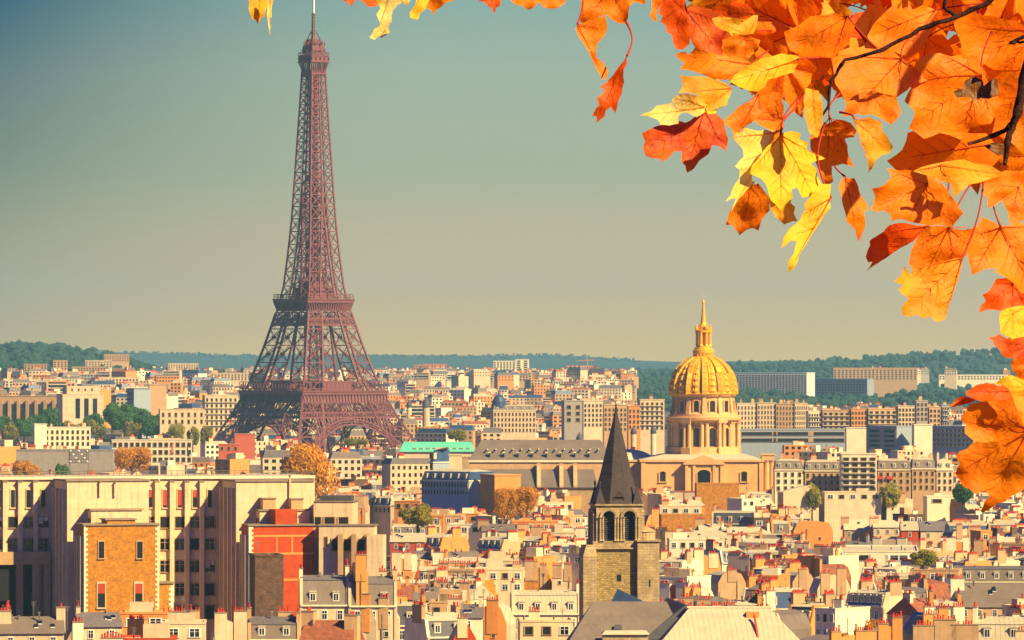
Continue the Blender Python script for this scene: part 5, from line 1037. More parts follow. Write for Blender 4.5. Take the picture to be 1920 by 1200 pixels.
# floodlight rig and flags
fy = 2900; fl = thing('floodlight_rig', 'dark lattice rig carrying a grid of round floodlights on two posts', 'light rig', (X(148, fy), fy, 0)); 
for s_ in (-1, 1): m = MB(); m.bar((s_ * 4.2, 0, 0), (s_ * 4.2, 0, Z(842, fy)), .35, 'mast'); m.build('post', fl)
m = MB(); za, zb = Z(868, fy), Z(842, fy)
for i in range(5): zq = za + (zb - za) * i / 4; m.bar((-4.6, 0, zq), (4.6, 0, zq), .22, 'mast')
for i in range(9): x = -4.4 + i * 1.1; m.bar((x, 0, za), (x, 0, zb), .15, 'mast')
m.build('grid_frame', fl)
for i in range(7):
    for j in range(4): m = MB(); x = -3.8 + i * 1.27; zq = za + .7 + j * 1.6; m.lathe([(.4, zq - .3), (.45, zq), (.3, zq + .35)], 'mast' if (i + j) % 3 else 'whitemetal', 8, x, -.4); m.build('floodlight', fl)
for u, c in ((325, 'white_blue'), (350, 'plain')):
    p_ = thing('flag_pole', 'white flagpole with limp red tipped flag' if c != 'plain' else 'flagpole with limp dark blue flag', 'flag', (X(u, fy), fy, 0)); m = MB(); m.bar((0, 0, 0), (0, 0, Z(824 if c != 'plain' else 832, fy)), .22, 'whitemetal', .12); m.build('pole', p_)
    m = MB(); zt_ = Z(828 if c != 'plain' else 834, fy); s_ = -1 if c != 'plain' else 1
    m.hexa([(.1 * s_, -.12, zt_ - 5), (1.3 * s_, -.12, zt_ - 5.6), (1.3 * s_, .12, zt_ - 5.6), (.1 * s_, .12, zt_ - 5), (.1 * s_, -.1, zt_), (.5 * s_, -.1, zt_ - .8), (.5 * s_, .1, zt_ - .8), (.1 * s_, .1, zt_)], 'crimson' if c != 'plain' else 'shadeblue'); m.build('flag', p_)

# ------------------------------------------------------------------ trees
def crown_mesh(seed, n, ls, lobes, matk):
    r = random.Random(seed); L = [(Vector((0, 0, .55)), .62)]
    for i in range(lobes): a = r.uniform(0, 2 * PI); q = r.uniform(.25, .58); L.append((Vector((q * math.cos(a), q * math.sin(a), r.uniform(.15, .95))), r.uniform(.2, .42)))
    m = MB(); mi_ = m.mi(matk)
    for i in range(n):
        c, rad = r.choice(L); d = Vector((r.gauss(0, 1), r.gauss(0, 1), r.gauss(0, 1))).normalized(); p = c + d * rad * (r.uniform(.55, 1.08) ** .6); p.z = max(p.z, -.05)
        a = Vector((r.gauss(0, 1), r.gauss(0, 1), r.gauss(0, .6))).normalized(); nrm = (d + a * .8).normalized(); x = nrm.orthogonal().normalized(); y = nrm.cross(x); s_ = ls * r.uniform(.6, 1.3); k = len(m.v)
        m.v += [tuple(p - x * s_), tuple(p + y * s_ * .8), tuple(p + x * s_ * 1.1), tuple(p - y * s_ * .7)]; m.f.append((k, k + 1, k + 2, k + 3)); m.m.append(mi_)
    return m.mesh('crown')
CR = {k: [crown_mesh(i * 7 + j, 11000 if k == 'fol_gold' else 4200, .034 if k == 'fol_gold' else .058, 13, k) for j in range(3)] for i, k in enumerate(('fol_gold', 'fol_green', 'fol_olive'))}
m = MB(); m.tube([(0, 0, -1), (.02, 0, -.4), (0, .02, .1)], [.09, .07, .05], 'bark', 8); STEM = m.mesh('trunk')
m = MB()
for i in range(6): a = i * 1.1; m.tube([(0, 0, -.1 + .06 * i), (.2 * math.cos(a), .2 * math.sin(a), .15 + .07 * i), (.45 * math.cos(a), .45 * math.sin(a), .4 + .05 * i)], [.03, .02, .01], 'bark', 5)
LIMB = m.mesh('limb')
def tree(u0, u1, vt, vb, Y, kind, label, group=None, zs=1.0, name='tree'):
    if name == 'tree' and Y < 3000: Y = 57 * F / (vb - HV + 6) if vb < 1100 else Y
    k = F / Y; r = (u1 - u0) / 2 / k / .98; cx = X((u0 + u1) / 2, Y); g = G(cx, Y); ht = Z(vt, Y); hb_ = Z(vb, Y) - (6 if name == 'tree' and 2550 < Y < 3000 else 0); hgt = (ht - hb_); s_ = hgt / 1.2
    o = thing(name, label, 'tree', (cx, Y, g), 0, group); me = rnd.choice(CR[kind])
    c = inst('crown', me, o, (0, 0, hb_ - g), (r, r, s_), rnd.uniform(0, 6)); inst('trunk', STEM, o, (0, 0, hb_ - g), (r, r, max(.5, (hb_ - g)))); inst('limb', LIMB, o, (0, 0, hb_ - g), (r, r, s_)); return o
tree(500, 642, 826, 940, 1700, 'fol_gold', 'large golden autumn tree rising behind the pilastered institute')
tree(916, 975, 914, 975, 1980, 'fol_gold', 'golden round tree before the slate hall')
tree(955, 1020, 912, 965, 2000, 'fol_gold', 'golden tree leaning out toward the bell tower')
tree(740, 826, 944, 985, 1900, 'fol_olive', 'low yellow green bushy tree among zinc roofs')
tree(204, 290, 838, 885, 2500, 'fol_gold', 'orange autumn tree on the skyline of the institute roof')
tree(12, 88, 862, 905, 2200, 'fol_gold', 'low orange tree peeping over the institute roof at the far corner')
tree(92, 140, 868, 895, 2250, 'fol_green', 'small green tree beside the low orange tree')
tree(1695, 1765, 1030, 1060, 1560, 'fol_olive', 'olive bushy tree beside the glaring flat roof')
tree(1615, 1660, 1158, 1215, 1185, 'fol_gold', 'golden bush growing in the shaded street')
tree(1560, 1600, 1185, 1225, 1160, 'fol_gold', 'small orange bush at the foot of the shaded street')
tree(1780, 1830, 905, 940, 2600, 'fol_green', 'green tree below the large orange maple leaf')
tree(1400, 1440, 1108, 1140, 1330, 'fol_green', 'dark green bush beside the pale metal hip roof')
tree(1500, 1545, 905, 925, 2500, 'fol_olive', 'olive garden tree before the pale terrace')
tree(1640, 1700, 908, 925, 2600, 'fol_olive', 'olive garden trees before the white flats')
tree(830, 880, 806, 825, 3700, 'fol_olive', 'low olive tree above the mint green roof')
tree(640, 700, 822, 835, 3800, 'fol_olive', 'olive shrubs under the iron tower arch')
pk = [(180, 240, 760), (236, 292, 764), (150, 200, 774), (262, 322, 776), (-20, 30, 778), (20, 70, 782), (40, 90, 776), (68, 118, 762), (80, 130, 785), (110, 150, 788), (140, 190, 786), (160, 205, 790), (188, 235, 752), (200, 262, 770), (215, 268, 756), (232, 285, 764), (250, 300, 776), (262, 312, 782), (285, 330, 790), (310, 350, 795), (345, 378, 800), (372, 405, 800), (0, 45, 792), (120, 165, 798), (225, 275, 792)]
GK = ['fol_green', 'fol_green', 'fol_olive']
PL = ['farthest from the iron tower', 'hugging the palace pillars', 'tall dark green one before the palace', 'rising over the palace pavilion corner']
for i, (a, b, vt) in enumerate(pk):
    kd = 'fol_green' if vt < 786 else 'fol_olive'
    tree(a, b, vt, vt + 34, 4150 + (820 - vt) * 5 + i, kd, ('deep green' if kd == 'fol_green' else 'yellowish') + ' round crowned park tree in the belt between palace and iron tower', group='deep green park trees' if kd == 'fol_green' else 'yellowish park trees', name='park_tree')
wr = random.Random(5); 
bm_v = [(0, 0, -1), (.72, -.53, -.45), (-.28, -.85, -.45), (-.89, 0, -.45), (-.28, .85, -.45), (.72, .53, -.45), (.28, -.85, .45), (-.72, -.53, .45), (-.72, .53, .45), (.28, .85, .45), (.89, 0, .45), (0, 0, 1)]
bm_f = [(0, 1, 2), (1, 0, 5), (0, 2, 3), (0, 3, 4), (0, 4, 5), (1, 5, 10), (2, 1, 6), (3, 2, 7), (4, 3, 8), (5, 4, 9), (1, 10, 6), (2, 6, 7), (3, 7, 8), (4, 8, 9), (5, 9, 10), (6, 10, 11), (7, 6, 11), (8, 7, 11), (9, 8, 11), (10, 9, 11)]
def blob(m, x, y, z, r):
    k = len(m.v); mi_ = m.mi('fol_far')
    for a, b, c in bm_v: q = wr.uniform(.7, 1.25) * r; m.v.append((x + a * q, y + b * q, z + c * q * .9))
    for f_ in bm_f: m.f.append(tuple(k + i for i in f_)); m.m.append(mi_)
def wood(name, zones, n):
    m = MB(); c = 0
    while c < n:
        a, b, Y0, Y1, s0, s1 = wr.choice(zones); u = wr.uniform(a, b); Y = wr.uniform(Y0, Y1); x = X(u, Y); g = G(x, Y)
        if math.sin(x * .013) + math.sin(Y * .007 + x * .004) < -1.15: c += .3; continue
        r = wr.uniform(s0, s1)
        for j in range(3): blob(m, x + wr.uniform(-1, 1) * r, Y + wr.uniform(-1, 1) * r, g + r * wr.uniform(.3, 1), r * wr.uniform(.45, .8))
        c += 1
    tag(m.build(name), 'dark hazy woods covering the far hills', None, None, 'stuff')
wood('wooded_slopes', [(1365, 1960, 6350, 6750, 5, 9), (1365, 1650, 6350, 6750, 5, 9), (1330, 1990, 7600, 11600, 5, 9), (1380, 1990, 6900, 9000, 4, 8), (-60, 260, 7400, 8800, 6, 11), (-60, 260, 6900, 8600, 5, 9), (240, 420, 6900, 8500, 4, 7), (740, 1240, 6600, 9000, 4, 7), (780, 1010, 6500, 7200, 4, 8), (-60, 1960, 5600, 7000, 3, 5), (1180, 1420, 6500, 8500, 5, 8), (1200, 1960, 9500, 11600, 6, 10), (-60, 1200, 17500, 19300, 3, 5)], 4600)
# ------------------------------------------------------------------ autumn maple branch close to the viewer
def leafmat(name, a, b, spot, tl=.5):
    m_ = bpy.data.materials.new(name); m_.use_nodes = True; t = m_.node_tree; p = t.nodes['Principled BSDF']; p.inputs['Roughness'].default_value = .5; p.inputs['Specular IOR Level'].default_value = .25
    co = nd(t, 'ShaderNodeTexCoord').outputs['Object']; oi = nd(t, 'ShaderNodeObjectInfo')
    va = nd(t, 'ShaderNodeVectorMath', operation='ADD'); t.links.new(co, va.inputs[0]); cv = nd(t, 'ShaderNodeCombineXYZ'); t.links.new(mathn(t, 'MULTIPLY', oi.outputs['Random'], 37.0), cv.inputs[0]); t.links.new(cv.outputs[0], va.inputs[1])
    def noise(sc, lo, hi, det=4):
        n = nd(t, 'ShaderNodeTexNoise'); n.inputs['Scale'].default_value = sc; n.inputs['Detail'].default_value = det; t.links.new(va.outputs[0], n.inputs['Vector'])
        r = nd(t, 'ShaderNodeMapRange'); r.inputs[1].default_value = lo; r.inputs[2].default_value = hi; t.links.new(n.outputs[0], r.inputs[0]); return r.outputs[0]
    c = mix(t, noise(2.2, .35, .65), a + (1,), b + (1,)); c = mix(t, noise(28, .66, .72), c, spot + (1,)); nf_ = nd(t, 'ShaderNodeMath', operation='MULTIPLY'); t.links.new(noise(3.1, .56, .74, 8), nf_.inputs[0]); nf_.inputs[1].default_value = .55; c = mix(t, nf_.outputs[0], c, tuple(.5 * p_ + .5 * q_ for p_, q_ in zip(b, spot)) + (1,))
    t.links.new(c, p.inputs['Base Color']); tr = nd(t, 'ShaderNodeBsdfTranslucent'); t.links.new(c, tr.inputs[0]); ms = nd(t, 'ShaderNodeMixShader'); ms.inputs[0].default_value = tl
    bp = nd(t, 'ShaderNodeBump'); bp.inputs['Strength'].default_value = .12; bp.inputs['Distance'].default_value = .05; t.links.new(noise(9, .3, .7), bp.inputs['Height']); t.links.new(bp.outputs[0], p.inputs['Normal'])
    o = t.nodes['Material Output']; t.links.new(p.outputs[0], ms.inputs[1]); t.links.new(tr.outputs[0], ms.inputs[2]); t.links.new(ms.outputs[0], o.inputs[0]); return m_
LM = {'yellow': leafmat('yellow_leaf', (.95, .66, .03), (.95, .50, .02), (.5, .12, .01)), 'gold': leafmat('gold_leaf_blade', (.92, .45, .02), (.90, .30, .01), (.45, .10, .01)),
      'orange': leafmat('orange_leaf', (1.0, .20, .002), (.98, .28, .003), (.35, .04, .01)), 'deep': leafmat('deep_orange_leaf', (.92, .13, .002), (.75, .075, .003), (.25, .02, .01)),
      'red': leafmat('red_leaf', (.60, .05, .008), (.85, .18, .01), (.2, .01, .01)), 'pale': leafmat('pale_leaf', (.95, .80, .28), (.95, .60, .06), (.6, .25, .03)), 'brown': leafmat('withered_leaf', (.09, .035, .01), (.14, .05, .012), (.03, .01, .01), .1)}
M['stalk'] = mat('red_stalk', (.42, .03, .01), var=.2, objrnd=0); M['twig'] = mat('dark_twig', (.05, .012, .008), var=.5, scale=60, objrnd=0, bump=.4)
HALF = [(0, 1.0), (4, .86), (9, .84), (15, .88), (17, .74), (22, .66), (27, .60), (31, .66), (34, .76), (38, .88), (42, .84), (50, 1.0), (54, .86), (61, .86), (64, .72), (70, .64), (77, .56), (83, .62), (89, .74), (93, .68), (101, .84), (106, .66), (116, .66), (122, .52), (138, .42), (158, .34), (174, .08)]
OUT = [(a, r) for a, r in HALF] + [(-a, r) for a, r in HALF[1:]][::-1]
def leaf_mesh(matk, seed, fold, curl, jag=1.0):
    r = random.Random(seed); LA = [0, 50, 101, -50, -101]; droop = [r.uniform(-.35, .25) - .1 for _ in LA]; ph = r.uniform(0, 6)
    ls_ = [r.uniform(.85, 1.12) for _ in LA]
    def warp(a, q):
        i = min(range(5), key=lambda j: abs(a - LA[j])); da = min(abs(a - LA[i]), 28) / 28
        x, y = q * math.sin(math.radians(a)), q * math.cos(math.radians(a))
        z = droop[i] * q * q * .8 + fold * (da - .5) * q * .30 + .035 * math.sin(9 * x + ph) * math.cos(7 * y + ph) * q
        if curl: th = x * curl; R_ = 1 / curl; x, z = R_ * math.sin(th), z + R_ * (1 - math.cos(th))
        th = y * .5 * (1 if r is None else droop[0] * 2); return Vector((x, y, z - abs(th) * y * .25))
    pts = []
    n = len(OUT)
    for j, (a, q) in enumerate(OUT):
        i = min(range(5), key=lambda k: abs(a - LA[k])); da = min(abs(a - LA[i]), 25) / 25; q *= 1 + (ls_[i] - 1) * (1 - da); pts.append((a + r.uniform(-1.5, 1.5) * jag * (0 < j), q * r.uniform(.95, 1.05)))
    m = MB(); mi_ = m.mi(LM[matk]); rings = [.22, .48, .76, 1.0]; m.v.append(tuple(warp(0, 0)))
    for f_ in rings:
        for a, q in pts: m.v.append(tuple(warp(a, q * f_)))
    for j in range(n): m.f.append((0, 1 + (j + 1) % n, 1 + j)); m.m.append(mi_)
    for k in range(3):
        for j in range(n): m.f.append((1 + k * n + j, 1 + k * n + (j + 1) % n, 1 + (k + 1) * n + (j + 1) % n, 1 + (k + 1) * n + j)); m.m.append(mi_)
    vk = 'stalk' if matk in ('orange', 'deep', 'red') else LM['gold']
    for i, a in enumerate(LA):      # raised veins
        L_ = [.96, .9, .68, .9, .68][i] * ls_[i]; P_ = [warp(a, L_ * t_ / 6) for t_ in range(7)]; m.tube(P_, [.011 * (1 - t_ / 7) + .002 for t_ in range(7)], vk, 4)
        if i < 5:
            for t_ in (2, 3, 4):
                for s_ in (-1, 1): m.tube([P_[t_], warp(a + s_ * 9, L_ * (t_ + 1) / 6), warp(a + s_ * (13 if i in (0, 1, 3) else 9), L_ * (t_ + 1.4) / 6)], [.0045, .0035, .0015], vk, 3)
    return m.mesh('leaf', True)
br = thing('maple_branch', 'drooping maple branch with large orange and yellow autumn leaves close in front', 'branch', tuple(P(2100, -120, 5.6)))
bo = Vector(br.location)
lc = [0]
def leaf(u, v, R, d, tx, ty, mk, Y=None, fold=None, curl=None, pet=None, sd=None):
    lc[0] += 1; s = sd or lc[0]; r = random.Random(s * 13 + 5); Y = Y or r.uniform(5.3, 5.9); sc = R * Y / F
    me = leaf_mesh(mk, s, r.uniform(.4, 1.6) if fold is None else fold, r.uniform(-.9, .9) if curl is None else curl)
    o = bpy.data.objects.new('leaf', me); C.objects.link(o); o.parent = br; o.location = P(u, v, Y) - bo; o.scale = (sc, sc, sc)
    base = Matrix(((1, 0, 0), (0, 0, -1), (0, 1, 0)))          # local x -> right, y -> up, z -> towards the viewer
    Rm = base.to_4x4() @ Matrix.Rotation(-math.radians(d), 4, 'Z') @ Matrix.Rotation(math.radians(tx), 4, 'X') @ Matrix.Rotation(math.radians(ty), 4, 'Y')
    o.rotation_euler = Rm.to_euler()
    # stalk, curving back to its twig, in the leaf's own space
    if pet: q = Rm.to_3x3().inverted() @ (P(pet[0], pet[1], Y + .05) - P(u, v, Y)) / sc
    else: q = Vector((r.uniform(-.5, .5), -r.uniform(.6, 1.0), r.uniform(-.5, .1)))
    m = MB(); mid_ = q * .5 + Vector((r.uniform(-.12, .12), 0, r.uniform(-.1, .15))); pp = [Vector((0, 0, .01)).lerp(mid_, t_ / 4) if t_ <= 4 else mid_.lerp(q, (t_ - 4) / 4) for t_ in range(9)]
    pp = [(pp[max(i - 1, 0)] + pp[i] + pp[min(i + 1, 8)]) / 3 if 0 < i < 8 else pp[i] for i in range(9)]
    m.tube(pp, [.022, .016, .014, .013, .013, .013, .014, .017, .022], 'stalk', 6); m.build('stalk', o, smooth=True)
    return o

from mathutils.geometry import delaunay_2d_cdt
def blade(pts, joint, mk, Y=None, stalk=None, bulge=.06, tilt=None):
    """A leaf with a hand-drawn margin: pts and joint are photo pixels, the blade gets its own distance, curvature and veins."""
    lc[0] += 1; r = random.Random(lc[0] * 31 + 3); Y = Y or r.uniform(5.3, 5.5); sc = Y / F
    J = Vector(joint); q = [Vector(((u - J.x) * sc, -(v - J.y) * sc)) for u, v in pts]
    R_ = max(p.length for p in q); den = []
    for i, p in enumerate(q):          # little teeth and waves along the margin
        n = q[(i + 1) % len(q)]; den.append(p)
        if (n - p).length > .09 * R_: e = (n - p); den.append(p + e * r.uniform(.4, .6) + Vector((e.y, -e.x)) * r.uniform(-.07, .07))
    q = den
    area = sum(q[i].x * q[(i + 1) % len(q)].y - q[(i + 1) % len(q)].x * q[i].y for i in range(len(q)))
    if area < 0: q.reverse()
    st = .11 * R_; xs = [p.x for p in q]; ys = [p.y for p in q]; inner = []
    def inside(x, y):
        c = False
        for i in range(len(q)):
            a, b = q[i], q[i - 1]
            if (a.y > y) != (b.y > y) and x < (b.x - a.x) * (y - a.y) / (b.y - a.y) + a.x: c = not c
        return c
    x = min(xs)
    while x < max(xs):
        y = min(ys)
        while y < max(ys):
            px_, py_ = x + r.uniform(-.3, .3) * st, y + r.uniform(-.3, .3) * st
            if inside(px_, py_): inner.append(Vector((px_, py_)))
            y += st
        x += st
    n = len(q); co, _, fc, _, _, _ = delaunay_2d_cdt(q + inner, [], [list(range(n))], 1, 1e-7)
    tx, tz = tilt or ((r.uniform(-.7, -.1), r.uniform(-.6, 0)) if mk in ('yellow', 'gold', 'pale') else (r.uniform(-.5, .2), r.uniform(-.5, .25))); ph = r.uniform(0, 6)
    tips = []
    for p in sorted([Vector((p_.x, p_.y)) for p_ in q], key=lambda p_: -p_.length):
        if all(p.angle(t_, 0) > .5 for t_ in tips) and p.length > .35 * R_: tips.append(p)
        if len(tips) == 5: break
    def zf(p):
        z = tx * p.x + tz * p.y + bulge * R_ * (math.sin(7 * p.x / R_ + ph) * math.cos(6 * p.y / R_) + .5 * math.sin(15 * p.y / R_ + ph * 2))
        if tips and p.length > 1e-6: da = min(p.angle(t_, 0) for t_ in tips); z += min(da, .5) * p.length * .38
        return z
    W_ = lambda p, dz=0: Vector((p[0], -zf(Vector((p[0], p[1]))) - dz, p[1]))
    m = MB(); mi_ = m.mi(LM[mk]); m.v = [tuple(W_(c)) for c in co]; m.f = [tuple(f_) for f_ in fc]; m.m = [mi_] * len(fc)
    vk = LM['red'] if mk in ('orange', 'deep', 'red') else LM['orange'] if mk in ('yellow', 'gold') else LM['gold']
    for t_ in tips:
        P_ = [W_(t_ * (.93 * i / 7), .0016) for i in range(8)]; m.tube(P_, [R_ * (.008 - .001 * i) for i in range(8)], vk, 4)
        for i in (2, 3, 4, 5):
            for s_ in (-1, 1):
                d_ = t_ * (.93 / 7); pe = t_ * (.93 * i / 7) + Matrix.Rotation(s_ * .75, 2) @ d_ * 1.5
                if inside(pe.x, pe.y): m.tube([P_[i], W_(pe, .0014)], [R_ * .0035, R_ * .0015], vk, 3)
    m.v = [tuple(c / R_ for c in p) for p in m.v]; o = m.build('leaf', br, P(joint[0], joint[1], Y) - bo, smooth=True); o.scale = (R_, R_, R_)
    if stalk:
        e = P(stalk[0], stalk[1], Y + .03) - P(joint[0], joint[1], Y); s0 = W_((0, 0)); k_ = Vector((r.uniform(-.06, .06), 0, 0)) * e.length
        m = MB(); m.tube([s0.lerp(e, i / 8) + k_ * math.sin(PI * i / 8) * 2 for i in range(9)], [.0011, .0008, .0007, .0007, .0007, .0007, .0008, .0009, .0012], 'stalk', 6); m.v = [tuple(c / R_ for c in p) for p in m.v]; m.build('stalk', o, smooth=True)
    return o
def Zm(x0, y0, k, L): return [(x0 + a / k, y0 + b / k) for a, b in L]
A_ = (960, 0, 2); B_ = (1740, 580, 3); T_ = (440, 0, 2.909)
